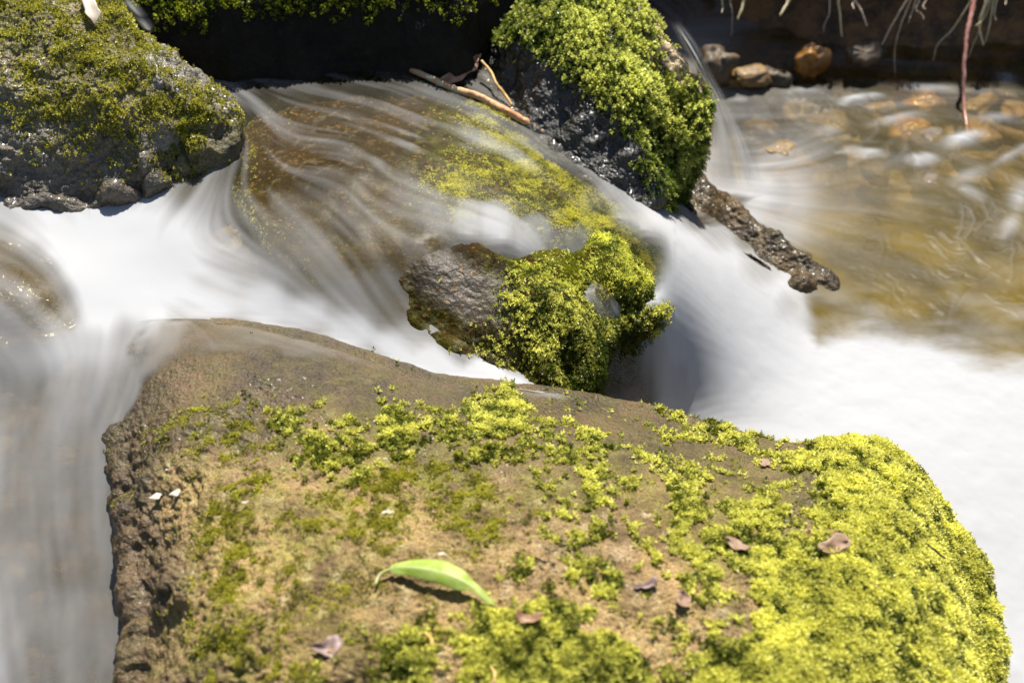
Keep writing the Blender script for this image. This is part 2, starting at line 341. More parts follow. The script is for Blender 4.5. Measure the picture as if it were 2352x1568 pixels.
# ------------------------------------------------------------------ moss: thousands of small leafy shoots rooted on a surface
def moss(name, parent, V, F, dens, size, mat, seed, count, lean=(0, -.25, 0), leaves=6, shade=None, spread=1.0, sink=.0015, hang=0.0, curl=.3, wob=.22):
    """dens(uv, pos, nrm) -> 0..1 acceptance; size in metres"""
    g = np.random.default_rng(seed)
    T = np.vstack([np.vstack([f[:, [0, 1, 2]], f[:, [0, 2, 3]]]) if f.shape[1] == 4 else f for f in F])
    a, b, c = V[T[:, 0]], V[T[:, 1]], V[T[:, 2]]
    cr = np.cross(b-a, c-a); ar = np.linalg.norm(cr, axis=1)/2; nr = cr/(2*ar[:, None]+1e-14)
    ctr_uv = UV((a+b+c)/3); facing = ((CAM-(a+b+c)/3)*nr).sum(1) > -0.25
    inside = (ctr_uv[:, 0] > -260) & (ctr_uv[:, 0] < 2620) & (ctr_uv[:, 1] > -260) & (ctr_uv[:, 1] < 1800) & facing
    ar = ar*inside*np.clip(dens(ctr_uv, (a+b+c)/3, nr), 0, 1)
    if ar.sum() <= 0: return None
    idx = g.choice(len(T), count, p=ar/ar.sum())
    r1, r2 = np.sqrt(g.random(count)), g.random(count)
    p = a[idx]*(1-r1)[:, None] + b[idx]*(r1*(1-r2))[:, None] + c[idx]*(r1*r2)[:, None]
    n = nr[idx]
    cl = fbm(p, 90, 2, seed+5)                       # clumping
    up = n*.9 + np.array([0, 0, .35]) + np.array(lean)*(1+.4*cl[:, None]) + g.normal(0, wob, (count, 3))
    up[:, 2] -= hang
    up /= np.linalg.norm(up, axis=1, keepdims=True)
    p = p - n*sink
    sz = size*(.6+.7*g.random(count))*(1+.22*cl)
    sv = np.clip(.5+.42*cl+g.normal(0, .16, count), 0, 1)
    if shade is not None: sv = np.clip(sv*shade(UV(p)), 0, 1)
    ref = g.normal(size=(count, 3)); A = np.cross(up, ref); A /= np.linalg.norm(A, axis=1, keepdims=True)+1e-9; B = np.cross(up, A)
    Vs = np.empty((count, leaves, 4, 3), np.float32); H = np.empty((count, leaves, 4), np.float32)
    for k in range(leaves):
        th = 2*np.pi*k*.382 + g.normal(0, .3, count)
        rad = A*np.cos(th)[:, None] + B*np.sin(th)[:, None]; tan = -A*np.sin(th)[:, None] + B*np.cos(th)[:, None]
        f = (k+.5)/leaves                            # height on the shoot
        base = p + up*(sz*(.15+.65*f))[:, None]
        ln = sz*(.62-.25*f)*spread; out = .95-.45*f
        d = rad*out + up*(.45+.55*f); d /= np.linalg.norm(d, axis=1, keepdims=True)
        wd = (ln*.27)[:, None]
        mid = base + d*(ln*.5)[:, None] + up*(ln*.08)[:, None]
        tip = base + d*ln[:, None] - up*(ln*curl*.5)[:, None]
        Vs[:, k, 0] = base - up*(sz*.05)[:, None]; Vs[:, k, 1] = mid-tan*wd; Vs[:, k, 2] = tip; Vs[:, k, 3] = mid+tan*wd
        H[:, k, 0] = f*.4; H[:, k, 1] = .3+.5*f; H[:, k, 2] = .55+.45*f; H[:, k, 3] = .3+.5*f
    V2 = Vs.reshape(-1, 3); F2 = np.arange(len(V2)).reshape(-1, 4)
    o = mesh_obj(name, V2, F2, mat, parent, True, {'h': H.ravel(), 'shade': np.repeat(sv, leaves*4)})
    return o
def rock_obj(name, V, F, mat, label, wet, green, tone=None, cat='boulder', group=None):
    uv = UV(V)
    o = mesh_obj(name, V, F, mat, None, True, {'wet': wet(uv, V), 'green': green(uv, V), 'tone': tone(uv, V) if tone else np.zeros(len(V))})
    return tag(o, label, cat, group)
const = lambda c: (lambda uv, V: np.full(len(V), float(c)))

# --- the flat boulder
V, F = build_rock(FLAT_EDGE, flatf, 1300, 400, .022, .13, (1250, 1330, .19), amp=(.006, .0024), freq=(14, 70), seed=3, rough=lambda uv: nmap(uv, [(300,800,.3),(500,790,.25),(700,820,.25),(900,870,.25),(1100,900,.25),(1300,930,.3),(1600,1000,.4),(300,900,.4),(280,1050,1.1),(285,1300,1.2),(300,1500,1.2),(600,1000,.9),(1000,1200,.9),(1000,1500,.9),(2000,1300,1)], 1, 60), fine=.0016)
flat_wet = [(250,1130,1),(300,1250,1),(320,1400,.9),(300,1550,.9),(290,1000,1),(400,920,1),(700,860,1),(1000,900,1),(1300,960,1),(1600,1020,.9),(1800,1060,.8),(500,980,.6),(800,980,.5),(1100,1020,.5),(1400,1080,.5),(1700,1120,.4),(550,900,1,40),(850,925,1,40),(1150,950,1,40),(1450,1000,1,40),(1700,1050,.9,40),(450,1150,.15),(800,1150,.15),(1100,1200,.1),(1300,1150,.35),(1500,1200,.1),(600,1400,.05),(1000,1400,.05),(1400,1400,.05),(2000,1300,.1),(420,1450,.3),(700,1550,.1)]
flat_green = [(400,1000,.6),(700,980,.7),(1000,1010,.8),(1300,1060,.7),(1600,1080,.7),(450,1150,.35),(600,1200,.6),(800,1150,.9),(1000,1120,.9),(1200,1150,.5),(1000,1260,.3),(1250,1270,.1),(1450,1290,.0),(600,1300,.6),(500,1350,.6),(800,1350,.4),(700,1450,.4),(900,1480,.3),(560,1500,.6),(1000,1420,.2),(1350,1440,.3),(1600,1420,.2),(350,1250,.2),(2000,1300,1),(1700,1250,.8)]
fb = rock_obj('flat_boulder', V, F, MAT_FLAT, 'broad flat tan boulder filling the foreground, its right half under bright moss', lambda uv, V: nmap(uv, flat_wet, .3, 60), lambda uv, V: nmap(uv, flat_green, .3, 60))
flat_m = [(2000,1080,1,50),(1950,1050,.9,40),(2100,1150,1,50),(2180,1250,1,50),(2230,1400,1,50),(2250,1550,1,50),(2100,1300,1,60),(2100,1450,1,60),(2000,1200,.9,40),(1900,1200,.5,35),(1950,1300,1,60),(1850,1350,.9,50),(1900,1450,1,60),(1800,1500,.9,45),(2000,1550,1,60),(1700,1290,.8,35),(1780,1260,.8,35),(1600,1230,.5,35),(1700,1180,.45,25),(1750,1190,.6,25),(1570,1125,.8,16),(1530,1125,.6,14),(1620,1130,.6,14),(1850,1140,.25,30),(1800,1210,.2,25),
 (1250,1340,.75,30),(1350,1350,.8,35),(1200,1350,.7,30),(1450,1340,.5,30),(1500,1300,.4,30),(1600,1330,.55,35),(1700,1370,.6,35),(1550,1380,.3,25),(1250,1480,.95,45),(1150,1500,.9,40),(1350,1500,.9,45),(1200,1550,1,45),(1420,1540,.9,40),(1100,1540,.7,35),(1680,1500,.9,30),(1640,1530,.9,30),(1560,1540,.3,25),(1550,1460,.08,35),(1480,1415,.05,35),(1650,1420,.1,35),(1350,1420,.35,25),(1450,1270,.0,40),(1300,1270,.0,40),(1150,1290,.1,40),(1250,1200,.35,35),(1130,1190,.35,30),(1350,1230,.4,35),(1450,1200,.3,40),
 (1000,1300,.2,30),(1000,1180,.2,40),(900,1120,.55,40),(1000,1100,.45,40),(800,1060,.55,30),(850,1010,.75,28),(930,990,.8,25),(1000,985,.6,20),(1140,935,1,20),(1180,955,.9,16),(1105,925,.8,14),(1250,1030,.35,25),(1350,1030,.5,18),(1300,1030,.4,18),(780,1030,.4,30),(700,1090,.3,30),(640,1150,.55,32),(560,1200,.5,32),(700,1200,.3,40),(850,1200,.25,40),(500,1280,.35,30),(540,1340,.4,30),(620,1330,.3,30),(700,1340,.2,30),(800,1340,.1,30),(560,1480,.4,35),(620,1450,.3,30),(700,1440,.2,30),(800,1500,.12,30),(900,1400,.08,35),(1000,1400,.1,35),(930,1500,.5,25),(1000,1520,.5,30),(820,1350,.25,18),(660,1510,.3,25),
 (480,1000,.3,25),(560,990,.3,25),(620,1010,.2,25),(450,960,.2,20),(400,1040,.15,25),(700,960,.2,25),(350,1150,.02,35),(330,1300,.0,40),(400,1250,.02,35),(340,1450,.03,35),(420,1400,.1,30),(1500,1090,.1,30),(1700,1090,.1,30),(1450,1140,.05,30),(1100,880,0,25),(1250,905,0,28),(1350,930,0,28),(1450,955,.05,25),(1550,985,.12,25),(1660,1030,.1,25),(1830,1060,.35,15),(1770,1035,.4,14),(1700,1010,.5,14),(1640,990,.6,14),(1500,1010,.1,25),(1200,1100,.2,30),(700,820,.0,60),(1000,900,.0,30),(400,820,.0,60),(1300,960,.05,30)]
def flat_d(uv, p, n):
    d = nmap(uv, flat_m, .3, 35); cl = .55*fbm(p, 40, 2, 77)+.6*fbm(p, 130, 2, 78)
    return np.where(d > .75, d, np.clip(d*1.6*sstep(-.15+.5*(1-d)-.3, .55, cl), 0, 1))*(n[:, 2] > .1)
def bright_zone(uv): return nmap(uv, [(2000,1300,1.5),(2200,1500,1.5),(1850,1450,1.45),(1300,1500,1.25),(1350,1350,.95),(1700,1280,1.05),(900,1080,.75),(600,1250,.6),(560,1480,.65),(1000,1100,.7),(1140,935,1.1),(450,1000,.6),(880,1000,.95)], .7, 120)  # paints the overexposed sunlit right side into the moss colour
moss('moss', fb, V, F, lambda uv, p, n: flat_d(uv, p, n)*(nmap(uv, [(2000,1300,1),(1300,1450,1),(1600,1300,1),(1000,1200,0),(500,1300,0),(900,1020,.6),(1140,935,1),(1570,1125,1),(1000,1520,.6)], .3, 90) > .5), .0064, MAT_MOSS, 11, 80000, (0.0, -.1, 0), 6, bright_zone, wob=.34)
moss('moss', fb, V, F, lambda uv, p, n: flat_d(uv, p, n)*(.1+nmap(uv, [(2000,1300,0),(1300,1450,0),(1600,1300,0),(1000,1200,1),(500,1300,1),(900,1020,1),(1570,1125,1),(1000,1520,1)], .6, 90)), .0034, MAT_MOSS2, 12, 85000, (0, 0, 0), 5)

# --- the boulder under the cascade
V, F = build_rock(SUB_EDGE, subf, 700, 200, .016, .2, (1000, 500, .19), amp=(.003, .0008), freq=(20, 80), seed=21, under=.015, fine=.0003)
sub_green = [(1200,430,.9),(1300,440,1),(1400,520,1),(1480,600,1),(1050,440,.7),(1100,460,.5),(830,400,.2),(800,300,.0),(1000,600,.0),(1100,740,.3),(1200,640,.6),(1300,700,.9),(950,740,.5),(800,650,.4)]
sub_sheen_tone = [(1060,660,.6,30),(1000,640,.45,30),(1140,690,.4,28),(950,620,.2,20),(880,540,.35,22),(960,520,.1,30),(1010,740,.0,22),(920,680,0,18),(1100,790,.1,22),(1180,740,.15,22),(1100,580,0,25),(1200,640,0,25),(700,350,0),(1200,500,0),(1300,750,0),(900,700,0),(830,420,0,60),(1100,560,0,30)]  # wet sheen of the exposed face painted as pale bluish grey
sb = rock_obj('submerged_boulder', V, F, MAT_SUB, 'brown boulder under the middle cascade, water sliding over its top', const(1), lambda uv, V: nmap(uv, sub_green, .2, 60), lambda uv, V: nmap(uv, sub_sheen_tone, 0, 50))
sub_m = [(1180,640,.45,18),(1230,640,.5,20),(1200,690,.85,25),(1260,700,1,25),(1310,740,1,25),(1340,800,1,22),(1330,860,1,20),(1280,870,.9,22),(1290,800,.95,25),(1230,770,.7,25),(1200,800,.25,22),(1160,740,.35,22),(1150,800,.15,22),(1220,850,.3,22),(1120,760,.08,25),(1060,690,.0,40),(1100,640,.0,35),(1000,600,0,60),(1420,690,.9,25),(1385,690,.8,20),(1400,740,.75,30),(1370,640,.5,18),(1350,660,.45,18),(1450,720,.8,22),(1480,660,1,22),(1510,640,1,20),(1430,620,.8,25),(1380,620,.3,20),(1300,600,.05,25),(1250,570,.05,25),(1380,840,.55,22),(1420,800,.4,22),(1400,890,.4,25),(1450,860,.25,25),(1300,430,.9,40),(1250,410,.6,30),(1400,510,1,35),(1470,580,1,30),(1200,460,.35,30),(1060,440,.6,25),(1100,440,.4,25),(1000,440,.1,25),(830,400,0,60),(1150,540,0,40)]
sub_lobe = lambda uv: sstep(-10, 20, uv[:, 1]-np.interp(uv[:, 0], [900, 1150, 1250, 1330, 1400, 1480, 1540], [560, 610, 640, 665, 670, 660, 640]))
sub_shade = lambda uv: nmap(uv, [(1300,760,.95),(1250,700,.95),(1430,680,.8),(1400,800,.25),(1420,880,.2),(1500,640,.9),(1350,480,.9)], .8, 50)  # paints the shade below the right lobe into the moss colour
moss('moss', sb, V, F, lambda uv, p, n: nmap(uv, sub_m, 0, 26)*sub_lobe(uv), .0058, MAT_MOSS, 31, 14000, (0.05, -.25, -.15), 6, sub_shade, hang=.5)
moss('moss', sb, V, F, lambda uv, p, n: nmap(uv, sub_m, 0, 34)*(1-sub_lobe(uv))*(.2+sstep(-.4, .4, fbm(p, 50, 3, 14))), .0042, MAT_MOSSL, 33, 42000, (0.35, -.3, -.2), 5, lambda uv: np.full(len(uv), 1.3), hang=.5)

# --- the small round stone at the left margin, under a skin of water
e = [(-160,560,.16),(-40,520,.165),(50,545,.165),(120,610,.16),(160,680,.155),(172,735,.15),(120,765,.15),(20,775,.15),(-100,780,.15),(-180,690,.155)]
V, F = build_rock(e, surf(e+[(0,620,.185),(60,640,.184),(110,690,.172),(-80,650,.18),(0,700,.178)], 1e-3), 240, 60, .012, .1, (0, 660, .18), amp=(.003, .001), freq=(20, 90), seed=41)
rock_obj('round_stone', V, F, MAT_GREY, 'small rounded brown stone at the left margin with water gliding over it', const(1), const(.4), cat='stone')

# --- the grey boulder, upper left
e = [(235,-40,.345),(270,20,.33),(330,85,.305),(400,132,.288),(470,180,.27),(512,230,.252),(524,285,.234),(495,325,.222),(432,362,.208),(385,400,.196),(325,436,.188),(200,456,.186),(0,460,.186),(-180,458,.186),(-260,200,.28),(-180,-60,.35),(60,-110,.365)]
gt = e+[(100,100,.315),(250,120,.31),(350,180,.285),(430,230,.268),(480,250,.255),(100,250,.27),(250,260,.268),(380,300,.24),(430,330,.228),(100,380,.22),(250,380,.222),(330,370,.22),(0,150,.305),(-80,350,.235)]
V, F = build_rock(e, surf(gt, 1e-3), 560, 190, .014, .12, (150, 220, .28), amp=(.006, .003), freq=(18, 75), seed=51, under=.0)
g_wet = [(0,420,1),(200,420,1),(330,400,1),(100,350,.9),(0,300,.7),(430,170,.95,40),(370,310,.9,25),(300,320,.7,25),(200,300,.5),(100,200,.25),(250,150,.2),(100,50,.2),(400,260,.3),(460,300,.6),(50,250,.4)]
g_green = [(100,100,.8),(250,200,.9),(350,250,.9),(430,240,.8),(100,230,.7),(50,380,.1),(250,400,.2),(430,170,.0,30),(370,310,.1,25),(0,50,.8),(200,20,.8),(150,330,.5)]
g_sheen_tone = [(430,170,.7,35),(400,160,.6,25),(470,200,.5,25),(365,310,.7,22),(0,0,0),(200,200,0),(430,260,0,30),(60,390,.4),(150,390,.35),(280,380,.3),(0,330,.35),(300,320,.4,20),(100,450,.0,22),(250,445,.0,22),(380,395,.0,22),(250,250,0)]  # wet sheen painted into the rock colour as light grey
gb = rock_obj('grey_boulder', V, F, MAT_GREY, 'grey wet boulder at the upper left thinly coated with olive moss', lambda uv, V: nmap(uv, g_wet, .4, 60), lambda uv, V: nmap(uv, g_green, .4, 60), lambda uv, V: nmap(uv, g_sheen_tone, 0, 50))
g_m = [(50,50,.55),(150,60,.5),(250,40,.5,30),(320,100,.6,30),(200,140,.6),(100,160,.45),(60,130,.3,30),(280,170,.55),(350,210,.4,35),(250,240,.55),(150,250,.45),(60,240,.2),(380,250,.6,30),(440,240,.7,28),(480,235,.8,22),(510,262,.7,18),(460,262,1,20),(440,290,.8,18),(420,330,.5,18),(520,300,0,16),(490,315,0,20),(430,170,.05,30),(370,310,.05,25),(300,280,.4,30),(200,310,.3,35),(100,320,.1,35),(50,400,.0,40),(250,350,.12,35),(300,420,.0,40),(150,430,0,40),(400,370,.3,20),(340,60,.8,20),(470,190,.4,15)]
moss('moss', gb, V, F, lambda uv, p, n: nmap(uv, g_m, .2, 40)*(.25+sstep(-.3, .5, fbm(p, 55, 3, 4))), .0052, MAT_MOSS2, 52, 17000, (.05, -.3, -.1), 5, lambda uv: nmap(uv, [(100,100,1.3),(500,300,1.0)], 1.2, 90), hang=.2)

# --- the bright mossy boulder
e = [(1120,110,.215),(1128,175,.203),(1190,250,.195),(1290,335,.183),(1390,415,.165),(1470,462,.145),(1525,440,.12),(1540,385,.12),(1565,330,.15),(1595,255,.192),(1600,195,.215),(1575,142,.237),(1515,80,.262),(1470,30,.28),(1400,-25,.3),(1320,-45,.31),(1230,-20,.3),(1170,50,.26)]
bt = e+[(1230,70,.272),(1300,110,.268),(1400,130,.262),(1500,190,.247),(1560,260,.215),(1250,190,.234),(1350,270,.218),(1450,350,.192),(1520,370,.165),(1170,110,.245),(1180,180,.215),(1300,270,.203),(1400,360,.182),(1350,30,.285),(1440,90,.268)]
V, F = build_rock(e, surf(bt, 1e-3), 420, 130, .014, .2, (1370, 210, .24), amp=(.006, .003), freq=(20, 80), seed=61, under=.02)
mb_tone = [(1545,105,1.5,30),(1580,150,1.5,25),(1520,85,1.3,22),(1400,200,0),(1250,200,0),(1500,300,0)]
mb = rock_obj('mossy_boulder', V, F, MAT_MB, 'dark boulder crowned with thick bright yellow green moss beside the driftwood stick', lambda uv, V: .9-.9*np.clip(nmap(uv, mb_tone, 0, 40), 0, 1), const(.3), lambda uv, V: nmap(uv, mb_tone, 0, 40))
mb_m = [(1240,20,.8,30),(1300,10,1,40),(1400,20,1,45),(1460,50,1,35),(1350,100,1,40),(1250,70,1,26),(1430,140,1,40),(1470,180,1,24),(1550,225,1,32),(1590,235,1,25),(1450,210,1,36),(1380,165,.95,30),(1320,130,.7,22),(1500,260,1,32),(1560,290,1,28),(1530,320,1,25),(1480,290,.6,20),(1500,360,.7,20),(1480,400,.25,20),(1430,250,.5,18),(1180,50,.6,20),(1160,30,.6,20),(1200,110,.15,18),(1170,160,.0,28),(1250,160,.0,24),(1250,230,.0,34),(1330,200,.02,22),(1330,260,.0,30),(1400,290,.0,28),(1350,330,.0,30),(1440,340,.0,22),(1410,390,.0,30),(1460,430,.02,20),(1535,105,.0,32),(1572,135,.0,26),(1598,168,.0,20),(1515,75,.0,18)]
moss('moss', mb, V, F, lambda uv, p, n: nmap(uv, mb_m, 0, 30)**1.2, .0122, MAT_MOSSB, 62, 11500, (.12, -.3, -.15), 10, lambda uv: nmap(uv, [(1400,80,1.25),(1500,180,1.2),(1560,250,1.05),(1500,340,.7),(1500,420,.4),(1250,100,.8),(1200,80,.5)], .9, 60), hang=.75, wob=.15, spread=.62)  # brightness map paints the lit top and dim foot into the moss

# --- the long wet rock behind the fall
e = [(1520,378,.055),(1600,400,.058),(1690,462,.052),(1780,532,.042),(1850,586,.026),(1905,632,.012),(1885,662,.0),(1790,650,.004),(1690,600,.012),(1610,545,.02),(1520,490,.03)]
V, F = build_rock(e, surf(e+[(1585,440,.092),(1690,520,.086),(1790,585,.066),(1850,620,.036)], 1e-3), 360, 70, .014, .1, (1700, 540, .06), amp=(.003, .0022), freq=(26, 110), seed=71)
rock_obj('wet_rock', V, F, MAT_WETROCK, 'long dark glistening wet rock sloping into the pool behind the white fall', const(.5), const(.3), cat='rock')

# --- the overhanging rock along the top, undercut, near-black colour painting the shade below its mossy lip
def sweep(profile, xs, yoff, zoff, seed, amp, freq):
    pr = crom(np.array(profile), 90)
    V = np.array([[[x, y+yo, z+zo] for (y, z) in pr] for x, yo, zo in zip(xs, yoff, zoff)])
    nr, nc = V.shape[:2]; V = V.reshape(-1, 3); F = grid_faces(nr, nc)
    N = vnormals(V, F)
    if N[(nr//2)*nc + nc-5, 2] < 0: F = F[:, ::-1]; N = -N
    V = V + N*(fbm(V, freq[0], 3, seed)*amp[0]+fbm(V, freq[1], 3, seed+3)*amp[1])[:, None]
    return V, [F]
xs = np.linspace(-.62, .06, 260)
lip = np.array([P(u, v, .30) for u, v in ((150,-6),(300,6),(420,10),(600,4),(800,-4),(1000,-8),(1120,20),(1200,45))])
yl = np.interp(xs, lip[:, 0], lip[:, 1]); yl = np.convolve(np.pad(yl, 12, 'edge'), np.ones(25)/25, 'valid') + .16*sstep(-.075, .03, xs)
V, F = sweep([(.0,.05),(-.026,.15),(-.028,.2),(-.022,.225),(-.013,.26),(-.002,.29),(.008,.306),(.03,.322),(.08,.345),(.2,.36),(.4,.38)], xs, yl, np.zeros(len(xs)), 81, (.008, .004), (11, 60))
ov = rock_obj('overhanging_rock', V, F, MAT_SHADEROCK, 'dark undercut rock along the top with a fringe of moss on its lip', const(.15), const(.5), cat='rock')
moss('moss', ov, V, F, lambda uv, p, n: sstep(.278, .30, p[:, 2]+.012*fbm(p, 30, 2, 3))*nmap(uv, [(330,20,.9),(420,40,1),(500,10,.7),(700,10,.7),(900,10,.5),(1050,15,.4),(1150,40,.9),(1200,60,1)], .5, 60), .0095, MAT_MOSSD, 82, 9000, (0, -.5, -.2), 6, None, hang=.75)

# ------------------------------------------------------------------ water: one sheet from the upper pool over the rocks to the lower pool
STEP = .0018
gx = np.arange(-.74, .92, STEP); gy = np.arange(-.56, 1.0, STEP)
ny, nx = len(gy), len(gx)
cs = 4
cx, cy = gx[::cs], gy[::cs]
CX, CY = np.meshgrid(cx, cy); CW = Wf(np.stack([CX, CY], -1)); CW = blur(CW, 3)
def up(a):
    """bilinear from the coarse grid to the fine one"""
    fy = np.minimum(np.arange(ny)/cs, len(cy)-1.001); fx = np.minimum(np.arange(nx)/cs, len(cx)-1.001)
    iy = fy.astype(int); ix = fx.astype(int); ty = (fy-iy)[:, None]; tx = (fx-ix)[None]
    A = a[iy][:, ix]; B = a[iy][:, np.minimum(ix+1, a.shape[1]-1)]; C = a[np.minimum(iy+1, a.shape[0]-1)][:, ix]; D = a[np.minimum(iy+1, a.shape[0]-1)][:, np.minimum(ix+1, a.shape[1]-1)]
    return A*(1-ty)*(1-tx)+B*(1-ty)*tx+C*ty*(1-tx)+D*ty*tx
W = up(CW)
X, Y = np.meshgrid(gx, gy)
UVW = UV(np.stack([X, Y, W], -1)).astype(np.float32)
fe = crom(PP(FLAT_EDGE), 220, True)
def inpoly(px, py, poly):
    c_ = np.zeros(px.shape, bool); n_ = len(poly)
    for i in range(n_):
        x1, y1 = poly[i][:2]; x2, y2 = poly[(i+1) % n_][:2]
        if y1 == y2: continue
        c_ ^= ((y1 > py) != (y2 > py)) & (px < (x2-x1)*(py-y1)/(y2-y1)+x1)
    return c_
IPc = inpoly(CX, CY, fe).astype(float)
FZc = flatf(np.stack([CX, CY], -1)); cu_ = UVW[::cs, ::cs]
vb = np.interp(cu_[..., 0], [230, 290, 350, 430, 520, 700, 900, 1100, 1300, 1500, 1700, 1850, 1950], [1040, 985, 940, 905, 890, 902, 915, 930, 962, 1005, 1045, 1045, 1000]) + 14*fbm(np.stack([CX, CY, CX*0], -1), 25, 2, 12)
off = -.012 + .009*sstep(-90, -20, vb-cu_[..., 1]) + .0085*sstep(-20, 55, vb-cu_[..., 1])
FMc = blur(IPc, 1)
CW2 = blur(CW + FMc*(FZc + off - CW), 1); CW2 = np.where(cu_[..., 0] < 340, blur(CW2, 4), CW2)
FMf = up(blur(FMc, 1)); FZ = up(FZc); IP = up(IPc)
W = up(CW2)
FLOW = [[(520,190),(700,200),(900,240),(1100,300),(1250,360),(1350,430),(1450,510),(1530,600),(1650,750),(1750,900)],[(560,260),(750,290),(950,330),(1150,390),(1300,450),(1420,540),(1500,640),(1560,800),(1590,950)],
 [(650,330),(800,340),(900,400),(1000,450),(1100,480),(1250,530),(1380,620),(1480,700)],[(540,230),(500,350),(400,450),(300,520),(200,620)],[(620,230),(600,330),(550,440),(650,520),(750,600),(850,690),(950,770),(1100,840)],
 [(300,560),(400,620),(600,690),(800,750),(1000,830),(1200,880)],[(300,690),(450,760),(700,800),(1000,890),(1400,940),(1800,1040)],[(450,800),(800,880),(1200,920)],[(0,470),(100,510),(200,620)],[(250,740),(200,820),(100,950),(60,1100),(50,1300),(60,1568)],
 [(300,790),(280,900),(220,1000),(180,1200),(200,1400),(180,1568)],[(450,810),(330,920),(270,1010)],[(0,600),(80,620),(150,680),(180,740)],[(0,700),(100,760),(150,800)],[(1340,380),(1450,470),(1600,560),(1750,680),(1850,800),(2000,900),(2200,1000),(2350,1080)],
 [(1600,700),(1700,900),(1900,1000),(2200,1150),(2340,1500)],[(1500,700),(1540,820),(1580,950)],[(1690,430),(1800,470),(1950,500),(2200,560)],[(1720,430),(1900,380),(2050,330)],[(1750,470),(1900,600),(2100,700)],[(2352,230),(2100,240),(1900,220),(1700,240)],[(2352,400),(2150,330)],[(2352,720),(2000,760)],[(1900,650),(2352,800)],[(700,480),(800,560),(900,650)],[(950,450),(1150,470),(1300,540)]]
fp, fd = [], []
for L_ in FLOW:
    q = crom(np.array(L_, float), max(4, int(len(L_)*4)))
    fp.append(q); g_ = np.gradient(q, axis=0); fd.append(g_)
fp = np.vstack(fp); fd = np.vstack(fd); fd /= np.linalg.norm(fd, axis=1, keepdims=True)
# directions in plan: step along the picture tangent on the water
Z = np.array([0.1]*len(fp)); 
for _ in range(6):
    p3 = np.array([P(u, v, z) for (u, v), z in zip(fp, Z)]); Z = Z*.3+.7*Wf(p3[:, :2])
p4 = np.array([P(u, v, z) for (u, v), z in zip(fp+fd*6, Z)]); fl = (p4-p3)[:, :2]; fl /= np.linalg.norm(fl, axis=1, keepdims=True)
CU = UVW[::cs, ::cs]
FX = nmap(CU, [(u, v, a) for (u, v), a in zip(fp, fl[:, 0])], .7, 55); FY = nmap(CU, [(u, v, a) for (u, v), a in zip(fp, fl[:, 1])], -.5, 55)
m_ = np.hypot(FX, FY)+1e-6; FX = up(FX/m_); FY = up(FY/m_)
def bil(a, yy, xx):
    yy = np.clip(yy, 0, ny-1.01); xx = np.clip(xx, 0, nx-1.01); i = yy.astype(np.int32); j = xx.astype(np.int32); ty = yy-i; tx = xx-j
    return a[i, j]*(1-ty)*(1-tx)+a[i, j+1]*(1-ty)*tx+a[i+1, j]*ty*(1-tx)+a[i+1, j+1]*ty*tx
def lic(src, n, step):
    iy, ix = np.mgrid[0:ny, 0:nx].astype(np.float32)
    acc = src.copy(); wsum = 1.0
    for s_ in (1, -1):
        y, x = iy.copy(), ix.copy()
        for k in range(n):
            i = np.clip(y+.5, 0, ny-1).astype(np.int32); j = np.clip(x+.5, 0, nx-1).astype(np.int32)
            y = y + s_*step*FY[i, j]; x = x + s_*step*FX[i, j]
            wk = .5+.5*math.cos(math.pi*k/n); acc = acc + wk*bil(src, y, x); wsum += wk
    return acc/wsum
FX = FX.astype(np.float32); FY = FY.astype(np.float32)
def nrmz(a): a = a-a.mean(); return a/(a.std()+1e-9)
src1 = blur(rng.standard_normal((ny, nx)).astype(np.float32), 2); src2 = nrmz(blur(rng.standard_normal((ny, nx)).astype(np.float32), 14))
l1 = nrmz(lic(nrmz(src1), 24, 1.6)); l2 = nrmz(lic(src2, 26, 3.2))
l3 = nrmz(lic(nrmz(blur(rng.standard_normal((ny, nx)).astype(np.float32), 60)), 20, 4.0))
mod = up(np.clip(.75+.6*fbm(np.stack([CX, CY, CX*0], -1), 9, 2, 66), .2, 1.3))
casc = up(nmap(UVW[::cs, ::cs], [(850,300,1.35),(1100,350,1.35),(1200,500,1.2),(750,450,1.25),(900,600,1.1),(300,560,.8),(100,1000,.5),(100,1400,.45),(700,700,1),(2000,500,.8),(1800,900,.8)], 1, 120))
LIC = np.clip(.5+.19*casc*(mod*(.5*l1+1.0*l2)+.5*l3), 0, 1)

